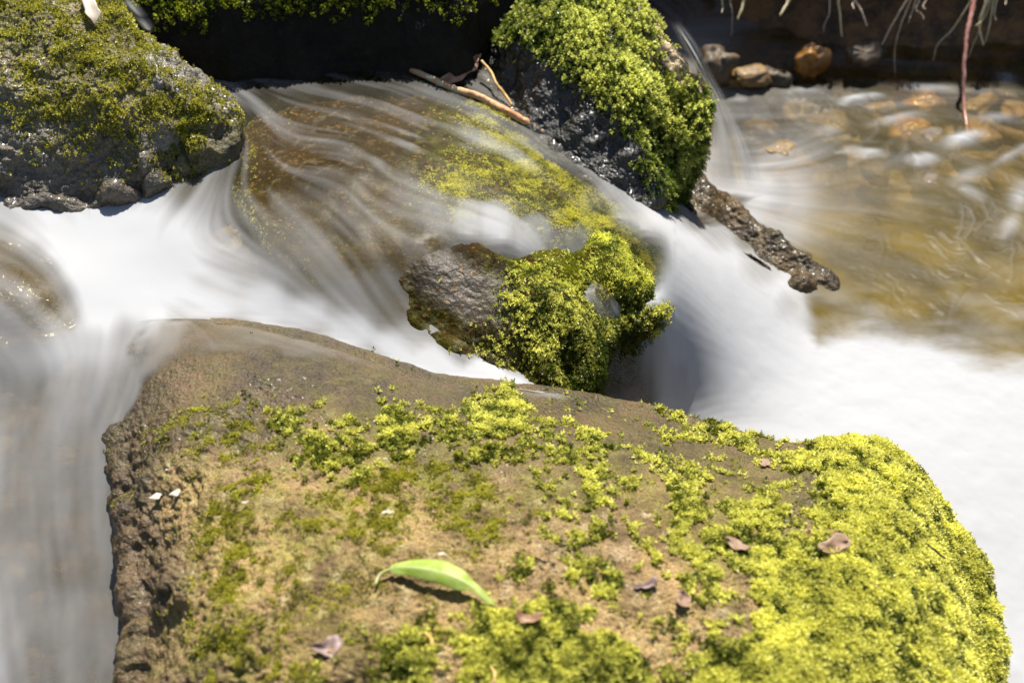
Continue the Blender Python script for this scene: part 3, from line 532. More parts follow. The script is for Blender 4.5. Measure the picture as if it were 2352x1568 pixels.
FOAM = [(500,190,.34),(560,170,.4),(700,152,.4,14),(850,137,.4,8),(930,130,.35,7),(1000,128,.35,7),(1090,126,.25,7),(760,180,.05,16),(850,158,.0,12),(930,150,.0,13),(1000,155,.0,14),(1080,152,.0,14),(900,182,.0,18),(820,190,.03,18),(1150,180,.02,18),(600,230,.28),(560,300,.32),(700,210,.2,30),(850,170,.02,22),(950,160,.0,25),(800,165,.05,20),(1000,250,.15),(850,230,.25),(1100,290,.35,25),(1250,350,.35,25),(1200,250,.3,25),(1230,270,.55,16),(1290,320,.6,20),(1340,370,.6,22),(1040,180,.0,30),(1100,210,.05,25),
 (700,290,.18,26),(800,285,.25,20),(950,300,.5,18),(1100,322,.62,18),(1200,358,.6,18),(700,350,.02,25),(800,335,.0,20),(850,340,.0,20),(1000,352,.0,18),(1100,378,.0,18),(1180,395,.0,18),(1250,408,.0,18),(850,240,.05,22),(1000,255,.06,22),(780,380,.1,20),(830,425,.0,30),(900,400,.0,14),(870,375,.22,12),(800,370,.2,14),(945,395,.3,16),(950,450,.25,30),(1050,440,.03,25),(1200,430,.05,30),(1150,488,.75,16),(1230,515,.7,16),(1070,480,.6,16),(1320,555,.5,18),(1000,475,.35,18),(1300,440,.0,30),(1400,490,.0,28),(1460,560,.0,24),(1495,610,.03,22),(1500,560,.0,18),(1510,590,.0,16),(1440,630,.0,20),(1420,580,.0,22),(1250,435,.0,25),(1360,440,.05,18),
 (600,420,.24),(500,420,.3),(450,380,.3),(650,500,.18),(750,480,.15,35),(820,560,.1,30),(700,580,.25),(600,560,.26),(520,520,.38),(480,460,.3),(900,520,.08,30),
 (300,510,1.0),(150,560,1),(220,650,1),(300,600,1),(400,600,1),(430,540,.85),(250,710,1,30),(350,690,1),(110,550,1,25),(0,480,.55),(80,500,.75),(150,480,.7,30),(320,450,.6,25),
 (520,610,.6),(560,600,.36),(600,690,.95,28),(500,680,1,30),(700,725,.85,25),(800,760,.9,25),(900,800,.95,22),(1000,835,1,22),(1120,860,1,22),(1180,878,.95,16),(1240,892,.7,14),(420,715,.85,20),
 (700,640,.24,30),(800,690,.3,25),(850,680,.25,25),(950,770,.5,22),(1050,790,.3,22),(900,720,.2,25),(1130,820,.85,14),(1090,790,.3,14),(1180,850,.5,14),
 (300,765,.5,25),(250,800,.6,30),(400,765,.32,22),(470,790,.22,25),(550,790,.17,30),(700,800,.14,30),(850,850,.14,25),(1000,880,.14,16),(1200,908,.15,16),(1400,938,.2,14),(1600,995,.1,16),(1750,1030,.05,20),(350,850,.35,30),(300,900,.45,30),(400,900,.2,30),(350,960,.25,22),(500,870,.08,30),(600,870,.06,30),
 (100,850,.65),(0,900,.5),(50,800,.45),(200,850,.7),(150,950,.7),(250,950,.5,30),(50,1000,.65),(200,1050,.6),(100,1100,.68),(200,1200,.55),(50,1250,.68),(230,1350,.5),(100,1400,.62),(200,1500,.55),(30,1500,.55),
 (0,560,.12,25),(60,600,.1,25),(105,620,.02,24),(140,680,.0,24),(40,680,.2,25),(80,740,.12,25),(90,570,.15,16),(0,760,.4),(160,720,.2,14),
 (1380,430,.6,22),(1440,480,.7,25),(1500,530,.9,25),(1560,600,1,30),(1600,620,1),(1700,700,1),(1800,780,1),(1850,850,1),(1600,750,1),(1700,850,1),(1650,950,1),(1750,960,1),(1900,950,1),(2000,900,1),(2100,950,1),(2300,1000,1),(2200,1100,1),(2340,1200,1),(2340,1500,1),(1870,790,1,20),(1900,790,.95,20),(1990,790,.95,25),(1980,775,.8,16),
 (1640,540,.55,20),(1740,620,.6,20),(1600,500,.35,18),(1810,710,.6,18),(1550,470,.35,15),(1840,750,.7,12),(1480,710,.45,18),(1500,790,.5,20),(1540,850,.7,20),(1565,920,.7,18),(1450,800,.06,22),(1460,900,.15,22),(1530,700,.9,16),(1570,800,.95,16),(1420,880,.03,25),
 (2352,850,.85,25),(2200,820,.8,25),(2100,800,.8,22),(2352,790,.2,25),(2200,760,.2,22),(2080,750,.2,22),(1930,730,.25,22),(1900,700,.2,22),(2300,700,.05),(2100,620,.05),(1950,570,.08),(2200,500,.05),(1740,430,.75,28),(1840,440,.6,28),(1650,390,.6,25),(1700,480,.6,25),(1800,500,.45,28),(1900,480,.3),(1950,420,.22),(1800,380,.4,28),(1870,390,.3,25),(2050,450,.12),(1850,320,.15),(1720,300,.15),(2000,300,.05),(2200,300,.02),(2300,200,.02),(1800,230,.05),(2100,230,.05),(2300,400,.03),(1720,540,.25,16),(1600,420,.7,20)]
fo = up(nmap(CU, FOAM, .1, 42)); fo = fo*np.where((ua_ := UVW[..., 0]) > 420, 1-.5*sstep(470, 400, UVW[..., 1])*sstep(420, 560, ua_)*sstep(1480, 1350, ua_), 1); fo = fo + sstep(330, 260, ua_)*sstep(800, 900, UVW[..., 1])*(.16*fbm(np.stack([X*1.0, Y*.55, X*0], -1), 26, 4, 71) + .10*fbm(np.stack([X, Y, X*0], -1), 10, 2, 72))
bd = np.interp(ua_, [1840, 1880, 1930, 1990, 2080, 2180, 2280, 2360, 2600], [765, 792, 775, 762, 788, 818, 842, 856, 880])
mk = sstep(1835, 1885, ua_)*sstep(640, 690, UVW[..., 1]); tg = sstep(-55, 22, UVW[..., 1]-bd+20*fbm(np.stack([X*.5, Y, X*0], -1), 30, 4, 73)); tg = np.maximum(tg, .10+.12*fbm(np.stack([X*.4, Y, X*0], -1), 40, 3, 74))
fo = fo*(1-mk) + tg*mk
fo = np.maximum(fo, .2*np.clip(up(blur(IPc, 2)), 0, 1)); fo = fo*(1-.35*sstep(1830, 1920, ua_)*sstep(720, 640, UVW[..., 1]))*(1-.35*sstep(330, 280, ua_)*sstep(800, 880, UVW[..., 1]))
# foam and glint patches, and glint trails painted as thin wandering lines on the pool
ua, va = UVW[..., 0], UVW[..., 1]
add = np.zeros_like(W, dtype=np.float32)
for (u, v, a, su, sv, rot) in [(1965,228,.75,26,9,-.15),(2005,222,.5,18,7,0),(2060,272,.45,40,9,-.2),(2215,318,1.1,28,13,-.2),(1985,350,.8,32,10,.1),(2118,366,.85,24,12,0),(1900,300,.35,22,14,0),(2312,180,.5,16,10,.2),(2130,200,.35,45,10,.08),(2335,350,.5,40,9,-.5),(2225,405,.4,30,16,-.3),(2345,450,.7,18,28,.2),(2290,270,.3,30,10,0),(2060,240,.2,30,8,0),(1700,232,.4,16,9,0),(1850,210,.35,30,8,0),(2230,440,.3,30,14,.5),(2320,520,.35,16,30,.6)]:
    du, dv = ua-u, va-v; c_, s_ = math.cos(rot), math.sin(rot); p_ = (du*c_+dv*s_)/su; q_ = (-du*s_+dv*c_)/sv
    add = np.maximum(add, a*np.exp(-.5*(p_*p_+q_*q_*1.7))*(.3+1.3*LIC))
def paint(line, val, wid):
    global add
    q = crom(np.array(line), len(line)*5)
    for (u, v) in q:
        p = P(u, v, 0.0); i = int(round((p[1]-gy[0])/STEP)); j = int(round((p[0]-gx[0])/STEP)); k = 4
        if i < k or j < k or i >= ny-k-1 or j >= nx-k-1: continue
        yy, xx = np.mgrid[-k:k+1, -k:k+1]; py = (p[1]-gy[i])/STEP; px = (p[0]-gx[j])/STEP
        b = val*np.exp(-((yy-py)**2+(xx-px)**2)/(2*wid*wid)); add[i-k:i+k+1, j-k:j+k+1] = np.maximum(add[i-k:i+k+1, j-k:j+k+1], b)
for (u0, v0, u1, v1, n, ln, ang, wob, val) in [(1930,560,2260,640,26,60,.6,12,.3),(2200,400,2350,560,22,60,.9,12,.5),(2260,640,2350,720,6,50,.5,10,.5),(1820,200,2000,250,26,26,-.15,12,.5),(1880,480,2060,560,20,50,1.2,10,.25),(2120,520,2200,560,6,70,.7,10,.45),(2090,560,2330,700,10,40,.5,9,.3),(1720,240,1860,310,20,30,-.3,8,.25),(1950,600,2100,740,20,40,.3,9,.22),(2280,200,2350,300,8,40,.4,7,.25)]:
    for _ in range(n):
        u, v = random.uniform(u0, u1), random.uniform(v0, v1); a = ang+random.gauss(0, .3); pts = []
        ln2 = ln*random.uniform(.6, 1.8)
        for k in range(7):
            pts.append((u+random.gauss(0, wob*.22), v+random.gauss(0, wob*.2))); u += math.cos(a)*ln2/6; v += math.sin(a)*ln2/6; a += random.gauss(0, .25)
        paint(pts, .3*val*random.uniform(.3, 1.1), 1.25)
fo = np.clip(fo, 0, 1)
silt = up(nmap(CU, [(2000,600,.75),(2300,700,.78),(2300,500,.7),(2000,350,.45),(2300,300,.3),(2300,200,.15),(1800,250,.25),(1700,300,.25),(2000,220,.2),(1900,700,.75),(2100,800,.8),(1500,850,.1),(1200,400,.08),(700,300,.1),(300,600,.2),(100,1200,.35),(700,800,.3),(500,850,.3),(1000,880,.25),(1300,940,.25),(1600,1000,.3)], .2, 70))
# how deep the sheet runs over the rocks, to thin it out at its edges
dep = np.minimum(W-FZ, .02)
inside_sub = up(subf(np.stack([CX, CY], -1)))
edge_fade = np.ones_like(W)
edge_fade = np.where(IP > .5, np.maximum(sstep(-.0005, .006, dep+.0012*fbm(np.stack([X, Y, X*0], -1), 60, 3, 8)), sstep(-.012, -.02, dep)), 1)
ripple = (1-.8*fo)*blur(LIC-.5, 2)*np.where((ua > 1750) & (va < 800), np.float32(.001), .0013) + .0008*np.where(ua > 1550, fbm(np.stack([X, Y, X*0], -1), 38, 3, 5), fbm(np.stack([X, Y, X*0], -1), 22, 2, 6))
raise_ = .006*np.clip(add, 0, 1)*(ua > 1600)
V = np.stack([X, Y, W+ripple*(1-.8*np.clip(FMf, 0, 1))+raise_], -1).reshape(-1, 3)
F = grid_faces(ny, nx)
fu = UVW.reshape(-1, 2)[F[:, 0]]
keep = (fu[:, 0] > -330) & (fu[:, 0] < 2650) & (fu[:, 1] > -120) & (fu[:, 1] < 1850)
dd = (W-FZ).reshape(-1)[F[:, 0]]
keep &= ~((dd < -.009) & (IP.reshape(-1)[F[:, 0]] > .99) & (fu[:, 1] > 1080))
F = F[keep]
used = np.zeros(len(V), bool); used[F.ravel()] = True; remap = np.cumsum(used)-1
m = M('running_water')
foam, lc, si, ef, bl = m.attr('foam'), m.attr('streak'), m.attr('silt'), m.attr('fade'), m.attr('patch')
amp = m.math('MULTIPLY', m.math('SUBTRACT', 1.15, foam), m.math('MULTIPLY', m.math('ADD', m.math('MULTIPLY', foam, 1.3), .30), m.math('SUBTRACT', 1.0, m.math('MULTIPLY', si, .6))))
op = m.math('ADD', m.math('MULTIPLY', foam, 1.08), m.math('MULTIPLY', m.math('SUBTRACT', lc, .5), amp), True)
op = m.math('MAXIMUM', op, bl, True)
tr = m.N('BsdfTransparent'); tr.inputs[0].default_value = (.94, .90, .78, 1)
df = m.N('BsdfDiffuse'); m.put(df.inputs[0], m.mix(m.ramp(m.noise(9, 4), .35, .65), (.052, .037, .004), (.118, .082, .012)))
wh = m.N('BsdfDiffuse'); wh.inputs[0].default_value = (.43, .435, .45, 1)
tl = m.N('BsdfTranslucent'); tl.inputs[0].default_value = (.43, .435, .45, 1)
white = m.mixs(.3, wh.outputs[0], tl.outputs[0])
m.put(tr.inputs[0], m.mix(m.ramp(si, .05, .35), (.94, .90, .78), (.88, .74, .46))); body = m.mixs(si, tr.outputs[0], df.outputs[0])
gl = m.N('BsdfGlossy'); gl.inputs['Roughness'].default_value = .38
bp = m.bump(lc, .07, .002); m.L(bp, gl.inputs['Normal'])
fr = m.N('Fresnel'); fr.inputs[0].default_value = 1.33; m.L(bp, fr.inputs['Normal'])
body = m.mixs(m.math('MULTIPLY', fr.outputs[0], .34), body, gl.outputs[0])
sh = m.mixs(op, body, white)
tr2 = m.N('BsdfTransparent')
sh = m.mixs(ef, tr2.outputs[0], sh)
MAT_WATER = m.done(sh)
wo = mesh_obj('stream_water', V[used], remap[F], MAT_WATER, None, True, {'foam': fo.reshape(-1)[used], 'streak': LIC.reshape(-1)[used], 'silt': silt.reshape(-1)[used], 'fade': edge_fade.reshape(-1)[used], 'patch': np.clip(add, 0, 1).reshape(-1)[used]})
tag(wo, kind='structure')

# ------------------------------------------------------------------ stream bed under the water
bs = .005
bx, by = np.arange(-.95, 1.15, bs), np.arange(-.75, 1.1, bs)
BX, BY = np.meshgrid(bx, by); B0 = Wf(np.stack([BX, BY], -1)); B0 = blur(B0, 8)
pb = np.stack([BX, BY, BX*0], -1)
BZ = B0 - .055 + .012*fbm(pb, 14, 3, 90) + .007*np.abs(fbm(pb, 45, 2, 91))
m = M('gravel_bed')
vc = m.vor(42, None, 'F1', 'Color'); vd = m.vor(42); n1 = m.noise(9, 4); n2 = m.noise(160, 4)
hs = m.N('SeparateColor'); m.L(vc, hs.inputs[0])
c = m.mix(hs.outputs[0], (.035, .022, .009), (.17, .105, .033)); c = m.mix(m.math('MULTIPLY', m.ramp(hs.outputs[1], .6, .9), .8), c, (.30, .26, .19))
c = m.mul(c, m.mix(m.ramp(n1, .3, .7), (.55, .5, .42), (1, 1, 1))); c = m.mix(m.math('MULTIPLY', m.ramp(n2, .5, .75), .5), c, (.06, .04, .02)); c = m.mul(c, m.mix(m.ramp(vd, .35, .7), (1, 1, 1), (.25, .22, .2)))
MAT_BED = m.done(m.bsdf(c, .5, m.bump(m.math('SUBTRACT', n2, vd), .8, .006), .5))
V = np.stack([BX, BY, BZ], -1).reshape(-1, 3); F = grid_faces(len(by), len(bx))
tag(mesh_obj('stream_bed', V, F, MAT_BED), kind='structure')
gq = 60.0
MAT_SOIL = plain('soil', (.035, .022, .012), (.075, .05, .025), 30, .8)
V = np.array([[-gq, -gq, -.22], [gq, -gq, -.22], [gq, gq, -.22], [-gq, gq, -.22]])
tag(mesh_obj('ground', V, np.array([[0, 1, 2, 3]]), MAT_SOIL), kind='structure')

# ------------------------------------------------------------------ undercut earth bank at the back; unseen upper slope shaped to block sky light
xs = np.linspace(-4, 4, 900)
yo = .03*fbm(np.stack([xs, xs*0, xs*0], -1), 3, 3, 7) - .06*sstep(.25, .1, xs)*0
V, F = sweep([(.74,-.14),(.77,-.03),(.80,.02),(.86,.05),(.88,.085),(.85,.12),(.81,.135),(.785,.145),(.785,.165),(.80,.20),(.86,.30),(.96,.5),(1.25,1.05),(1.7,1.95),(2.4,3.3),(3.4,3.9),(6,4.2)], xs, yo+.035, np.full(len(xs), -.012), 95, (.014, .006), (9, 40))
m = M('bank_earth'); n1 = m.noise(18, 6, .65); n2 = m.noise(120, 4)
c = m.mix(m.ramp(n1, .35, .65), (.05, .022, .008), (.24, .11, .03)); c = m.mix(m.math('MULTIPLY', m.ramp(n2, .5, .8), .6), c, (.30, .16, .05))
MAT_BANK = m.done(m.bsdf(c, .42, m.bump(m.math('ADD', n1, n2), .8, .01), .5))
bank = tag(mesh_obj('bank', V, F, MAT_BANK), kind='structure')

# ------------------------------------------------------------------ the thin fall behind the mossy boulder
Lf = crom(np.array([P(*c) for c in [(1530,35,.272),(1552,80,.255),(1590,150,.222),(1618,220,.175),(1612,320,.08),(1590,430,-.004)]]), 110)
Rt = crom(np.array([P(*c) for c in [(1556,35,.268),(1600,95,.254),(1645,175,.222),(1700,262,.15),(1750,345,.06),(1800,440,-.004)]]), 110)
nc = 60; t = np.linspace(0, 1, nc)
V = Lf[:, None]*(1-t)[None, :, None] + Rt[:, None]*t[None, :, None]
st = np.stack([np.broadcast_to(t*9, (110, nc)), np.broadcast_to(np.linspace(0, 1.2, 110)[:, None], (110, nc)), np.zeros((110, nc))], -1)
sn = fbm(st, 1.0, 4, 44); V[..., 1] -= .012*np.sin(t*np.pi)[None] + .004*sn
e_ = np.minimum(sstep(0, .4, t), sstep(1, .5, t))[None]*(sstep(1, .86, np.linspace(0, 1, 110))*sstep(0, .12, np.linspace(0, 1, 110)))[:, None]
fo_ = (.42+.34*sn)*1.0 + .25*np.linspace(0, 1, 110)[:, None]
tag(mesh_obj('waterfall', V.reshape(-1, 3), grid_faces(110, nc), MAT_WATER, None, True, {'foam': np.clip(fo_, .05, .9).ravel(), 'streak': np.clip(.5+.3*sn, 0, 1).ravel(), 'silt': np.full(110*nc, .15), 'fade': e_.ravel(), 'patch': np.zeros(110*nc)}), kind='structure')

Lf = crom(np.array([P(*c) for c in [(262,8,.312),(305,58,.29),(345,104,.25),(376,140,.21)]]), 60); Lf[:, 1] += .012
Rt = crom(np.array([P(*c) for c in [(305,6,.312),(345,52,.29),(374,98,.25),(392,140,.21)]]), 60); Rt[:, 1] += .012
t = np.linspace(0, 1, 30); V = Lf[:, None]*(1-t)[None, :, None] + Rt[:, None]*t[None, :, None]
sn = vnoise(np.stack([np.broadcast_to(t*7, (60, 30)), np.broadcast_to(np.linspace(0, 2, 60)[:, None], (60, 30)), np.zeros((60, 30))], -1), 9); V[..., 1] -= .006*np.sin(t*np.pi)[None]
tag(mesh_obj('waterfall', V.reshape(-1, 3), grid_faces(60, 30), MAT_WATER, None, True, {'foam': np.clip(.5+.35*sn, .1, .9).ravel(), 'streak': np.clip(.5+.3*sn, 0, 1).ravel(), 'silt': np.zeros(1800), 'fade': (np.minimum(sstep(0, .4, t), sstep(1, .6, t))[None]*np.ones((60, 1))).ravel(), 'patch': np.zeros(1800)}), kind='structure')

# ------------------------------------------------------------------ small things
def PY(u, v, y):
    d = P(u, v, 0.0)-CAM; return CAM + d*((y-CAM[1])/d[1])
def onf(u, v, h=0.0):
    z = .18
    for _ in range(12): p = P(u, v, z); z = .5*z+.5*(flatf(p[None, :2])[0]+h)
    return P(u, v, z)
def onw(u, v, h=0.0):
    z = .18
    for _ in range(14): p = P(u, v, z); z = .5*z+.5*(Wf(p[None, :2])[0]+h)
    return P(u, v, z)
def shell(G, th):
    """a closed thin sheet from a grid of points"""
    nr, nc = G.shape[:2]; V = G.reshape(-1, 3); F = grid_faces(nr, nc); N = vnormals(V, F); n = len(V)
    b = np.concatenate([np.arange(nc), np.arange(1, nr)*nc+nc-1, (nr-1)*nc+np.arange(nc-2, -1, -1), np.arange(nr-2, 0, -1)*nc]); b2 = np.roll(b, -1)
    return np.vstack([V+N*th/2, V-N*th/2]), [F, F[:, ::-1]+n, np.stack([b2, b, b+n, b2+n], 1)]
def leaf_grid(mid, width, d1, d2, nl=40, nw=13, wave=0.0, seed=0, droop=0.0, shape=.75):
    q = crom(np.array(mid), nl); t = np.linspace(0, 1, nl); wd = width*np.sin(np.pi*np.clip(t*.97+.015, 0, 1))**shape
    s_ = np.linspace(-1, 1, nw); d1 = np.array(d1, float); d2 = np.array(d2, float)
    G = q[:, None] + wd[:, None, None]*np.where(s_[None, :, None] > 0, s_[None, :, None]*d1, -s_[None, :, None]*d2)
    G[..., 2] += -droop*(s_**2)[None]*wd[:, None]
    if wave: wd = wd*(1+.45*vnoise(np.stack([t*5+seed, t*0, t*0], -1), seed)); G = q[:, None] + wd[:, None, None]*np.where(s_[None, :, None] > 0, s_[None, :, None]*d1, -s_[None, :, None]*d2); G[..., 2] += -droop*(s_**2)[None]*wd[:, None]
    if wave: G = G + wave*np.stack([vnoise(G*90, seed), vnoise(G*90, seed+1), vnoise(G*90, seed+2)], -1)*np.abs(s_)[None, :, None]
    return G
def curl_leaf(name, c, L_, Wd, ang, mat, label, curl=.6, tilt=(0, 0), seed=0, cat='leaf', group=None, shape=.75):
    """a dry leaf lying at world point c, long axis at ang in plan, its sides and ends curled up"""
    g = np.random.default_rng(seed); a = np.array([math.cos(ang), math.sin(ang), tilt[0]]); b = np.array([-math.sin(ang), math.cos(ang), tilt[1]])
    mid = [c + a*L_*(k-.5) + np.array([0, 0, 1])*L_*curl*.5*(2*abs(k-.5))**2*g.uniform(.3, 1.3) + b*L_*g.normal(0, .04) for k in np.linspace(0, 1, 6)]
    G = leaf_grid(mid, Wd, b+np.array([0, 0, curl*g.uniform(.3, 1.2)]), -b+np.array([0, 0, curl*g.uniform(.3, 1.2)]), 24, 11, L_*.16, seed, 0, shape)
    V, F = shell(G, .0006); return tag(mesh_obj(name, V, F, mat), label, cat, group)
# green leaf: arched blade and stalk
m = M('green_leaf'); n = m.noise(60, 3)
c = m.mix(m.ramp(n, .3, .7), (.42, .56, .06), (.60, .70, .20)); c = m.mix(m.math('MULTIPLY', m.attr('rib'), .75), c, (.80, .82, .55)); c = m.mix(m.math('MULTIPLY', m.ramp(m.noise(420, 2), .66, .74), .6), c, (.22, .18, .05)); d = m.bsdf(c, .5, m.bump(n, .3, .0008), .3); t_ = m.N('BsdfTranslucent'); m.L(c, t_.inputs[0])
MAT_LEAF = m.done(m.mixs(.5, d, t_.outputs[0]))
lf = bpy.data.objects.new('green_leaf', None); S.collection.objects.link(lf); base = onf(1010, 1350); lf.location = base.tolist(); lf.empty_display_size = .02
tag(lf, 'fresh green leaf arched over the flat boulder, casting a dark shadow', 'leaf')
mid = [onf(u, v+h*1650, 0)+np.array([0, 0, h]) for u, v, h in [(898,1306,.009),(935,1306,.015),(985,1312,.019),(1035,1325,.019),(1085,1350,.013),(1133,1385,.003)]]
G = leaf_grid(mid, .0112, (.1, .82, .22), (.08, -.62, -.40), 60, 21, .0012, 3, .12, .7)
V, F = shell(G, .0005); sv_ = np.linspace(-1, 1, 21); tv_ = np.linspace(0, 1, 60)[:, None]; rib = np.maximum(np.exp(-(sv_/.1)**2)[None]*np.ones((60, 1)), .45*np.clip(np.cos((tv_*13-np.abs(sv_)[None]*2.2)*2*np.pi)-.75, 0, 1)*4)
mesh_obj('blade', V-base, F, MAT_LEAF, lf, True, {'rib': np.tile(np.clip(rib, 0, 1).ravel(), 2)})
V, F = tube([mid[0]+np.array([.002, 0, 0]), mid[0]+np.array([-.008, -.004, -.003]), onf(862, 1342, .003)], [.0011, .0010, .0014], 8, 14); mesh_obj('stalk', V-base, F, plain('leaf_stalk', (.45, .50, .16), (.55, .55, .25), 80, .5, .3), lf)
MAT_DRY = plain('dry_leaf', (.24, .12, .06), (.40, .24, .15), 90, .6, .25)
MAT_PURP = plain('purplish_leaf', (.15, .095, .08), (.26, .18, .16), 110, .5, .1)
MAT_TAN = plain('tan_leaf', (.26, .15, .09), (.42, .29, .19), 160, .6, .3)
MAT_PETAL = plain('petal', (.50, .42, .32), (.68, .62, .52), 120, .55, .3)
MAT_CREAM = plain('cream_leaf', (.60, .50, .38), (.78, .70, .58), 50, .45, .35)
curl_leaf('dead_leaf', onf(1912, 1262, .006), .023, .007, .35, MAT_TAN, 'curled pinkish brown dead leaf with a dark hollow beneath it, in the bright moss', .7, (.15, .35), 5)
curl_leaf('dead_leaf', onf(1700, 1255, .003), .021, .0065, -.3, MAT_TAN, 'crumpled tan dead leaf half sunk in moss, left of the curled pinkish one', .6, (0, .3), 9)
curl_leaf('dead_leaf', onf(752, 1488, .003), .026, .0075, .1, MAT_PURP, 'purplish grey torn dead leaf lying flat on bare tan rock', .3, (0, .15), 12)
curl_leaf('dead_leaf', onf(1212, 1420, .003), .020, .006, -.5, MAT_DRY, 'small dark brown dead leaf just below the tip of the green leaf', .5, (0, .3), 15)
curl_leaf('leaf_scrap', onf(1566, 1378, .005), .013, .006, 1.2, MAT_TAN, 'pale tan leaf scrap at the edge of a bare rock patch', .4, (0, .2), 17, 'leaf scrap')
curl_leaf('leaf_scrap', onf(1482, 1349, .004), .018, .004, .0, MAT_PURP, 'thin mauve leaf scrap lying in the moss', .2, (0, .2), 18, 'leaf scrap')
curl_leaf('leaf_scrap', onf(2001, 1344, .006), .011, .007, .9, MAT_DRY, 'small round orange brown leaf scrap amid the brightest moss', .2, (0, .3), 19, 'leaf scrap')
curl_leaf('leaf_scrap', onf(1755, 1062, .003), .010, .004, .9, MAT_TAN, 'tiny brown leaf scrap on the wet back edge of the flat boulder', .2, (0, .3), 20, 'leaf scrap')
for (u, v, L_, ang, lab) in [(360,1139,.017,.5,'long white petal on the tan shoulder of the flat boulder'),(400,1132,.013,.35,'short white petal right beside the long white one'),(891,1176,.014,.05,'white petal alone on bare rock above the green leaf'),(385,1078,.006,.2,'tiny pale petal near the wet left corner of the boulder'),(562,1151,.008,.3,'tiny pale petal in olive moss, right of the white pair'),(1014,1270,.009,.1,'small pale petal just above the green leaf')]:
    curl_leaf('petal', onf(u, v, .004), L_*.72, L_*.15, ang, MAT_PETAL, lab, .1, (0, .1), int(u), 'petal', None, .6)
# pale leaf stuck on the grey boulder
gsurf = surf(gt, 1e-3)
def ong(u, v, h=0.0):
    z = .3
    for _ in range(12): p = P(u, v, z); z = .5*z+.5*(gsurf(p[None, :2])[0]+h)
    return P(u, v, z)
G = leaf_grid([ong(196, -22, .012), ong(202, 0, .014), ong(211, 25, .012), ong(218, 45, .009), ong(219, 58, .005)], .0085, (.9, .25, .25), (-.9, -.1, .2), 26, 11, .001, 4, 0, .7)
V, F = shell(G, .0005); tag(mesh_obj('pale_leaf', V, F, MAT_CREAM), 'cream coloured pointed dead leaf near the top of the grey boulder', 'leaf')
# twigs
MAT_TWIG = plain('twig_bark', (.20, .11, .04), (.38, .24, .09), 160, .6)
MAT_STRAW = plain('straw', (.50, .30, .08), (.62, .42, .16), 140, .5, .15)
MAT_DTWIG = plain('dark_twig', (.05, .03, .015), (.13, .08, .04), 160, .7)
def twig(name, pts, rad, mat, label, cat='twig', group=None, n=40, jit=.3):
    V, F = tube(pts, rad, 8, n, jit, 3); return tag(mesh_obj(name, V, F, mat), label, cat, group)
twig('twig', [onf(976, 1452, .004), onf(992, 1470, .007), onf(985, 1492, .006), onf(955, 1515, .004), onf(928, 1540, .003)], [.0012, .0016, .0014, .0015, .001], MAT_STRAW, 'thin golden bent twig lying between bare rock and moss')
twig('twig', [onf(1128, 1530, .004), onf(1137, 1548, .008), onf(1130, 1575, .008), onf(1120, 1600, .004)], [.0008, .0011, .0012, .0010], MAT_STRAW, 'straw coloured twig in the moss at the bottom edge')
twig('twig', [onf(2130, 1249, .006), onf(2146, 1262, .008), onf(2158, 1272, .008), onf(2172, 1282, .006)], [.0008, .0011, .001, .0006], MAT_DTWIG, 'short dark twig on the bright moss near the boulder\'s right rim')
# driftwood stick and its neighbours
m = M('stick_bark'); n1 = m.noise(30, 4); n2 = m.noise(140, 4)
c = m.mix(m.ramp(n1, .4, .6), (.40, .18, .07), (.52, .30, .15)); c = m.mix(m.ramp(n2, .55, .75), c, (.16, .07, .03))
lich = m.attr('lichen'); c = m.mix(m.math('MULTIPLY', lich, m.ramp(m.noise(70, 3), .35, .6)), c, (.34, .37, .26)); c = m.mix(m.attr('dark'), c, (.06, .03, .012))
MAT_STICK = m.done(m.bsdf(c, .6, m.bump(n2, .8, .0015), .3))
V, F = tube([onw(880, 134, .001), onw(935, 157, .003), onw(985, 178, .004), onw(1040, 203, .003), (onw(1100, 222, .0045)), onw(1160, 253, .0045), onw(1205, 278, .003), onw(1252, 308, .000)], [.0026, .0032, .0038, .0040, .0042, .0044, .0044, .0036], 14, 90, .3, 4)
uv = UV(V)
tag(mesh_obj('driftwood_stick', V, F, MAT_STICK, None, True, {'lichen': np.exp(-((uv[:, 0]-1010)/45)**2), 'dark': sstep(975, 900, uv[:, 0])}), 'reddish brown stick jammed in the stream against the bright mossy boulder', 'stick')
twig('straw_stem', [onw(1106, 140, .022), onw(1128, 166, .018), onw(1140, 192, .014), onw(1160, 218, .008), onw(1176, 242, .004)], [.0016, .0018, .0016, .0020, .0016], MAT_STRAW, 'thin bent golden straw standing beside the driftwood stick', 'straw')
G = leaf_grid([onw(1000, 192, .002), onw(1040, 178, .006), onw(1075, 160, .010), onw(1104, 128, .016)], .013, (.2, .4, .6), (.25, -.5, -.3), 24, 11, .0015, 6, 0, .55)
V, F = shell(G, .0006); tag(mesh_obj('brown_leaf', V, F, MAT_DRY), 'dark brown wet leaf caught behind the driftwood stick', 'leaf')
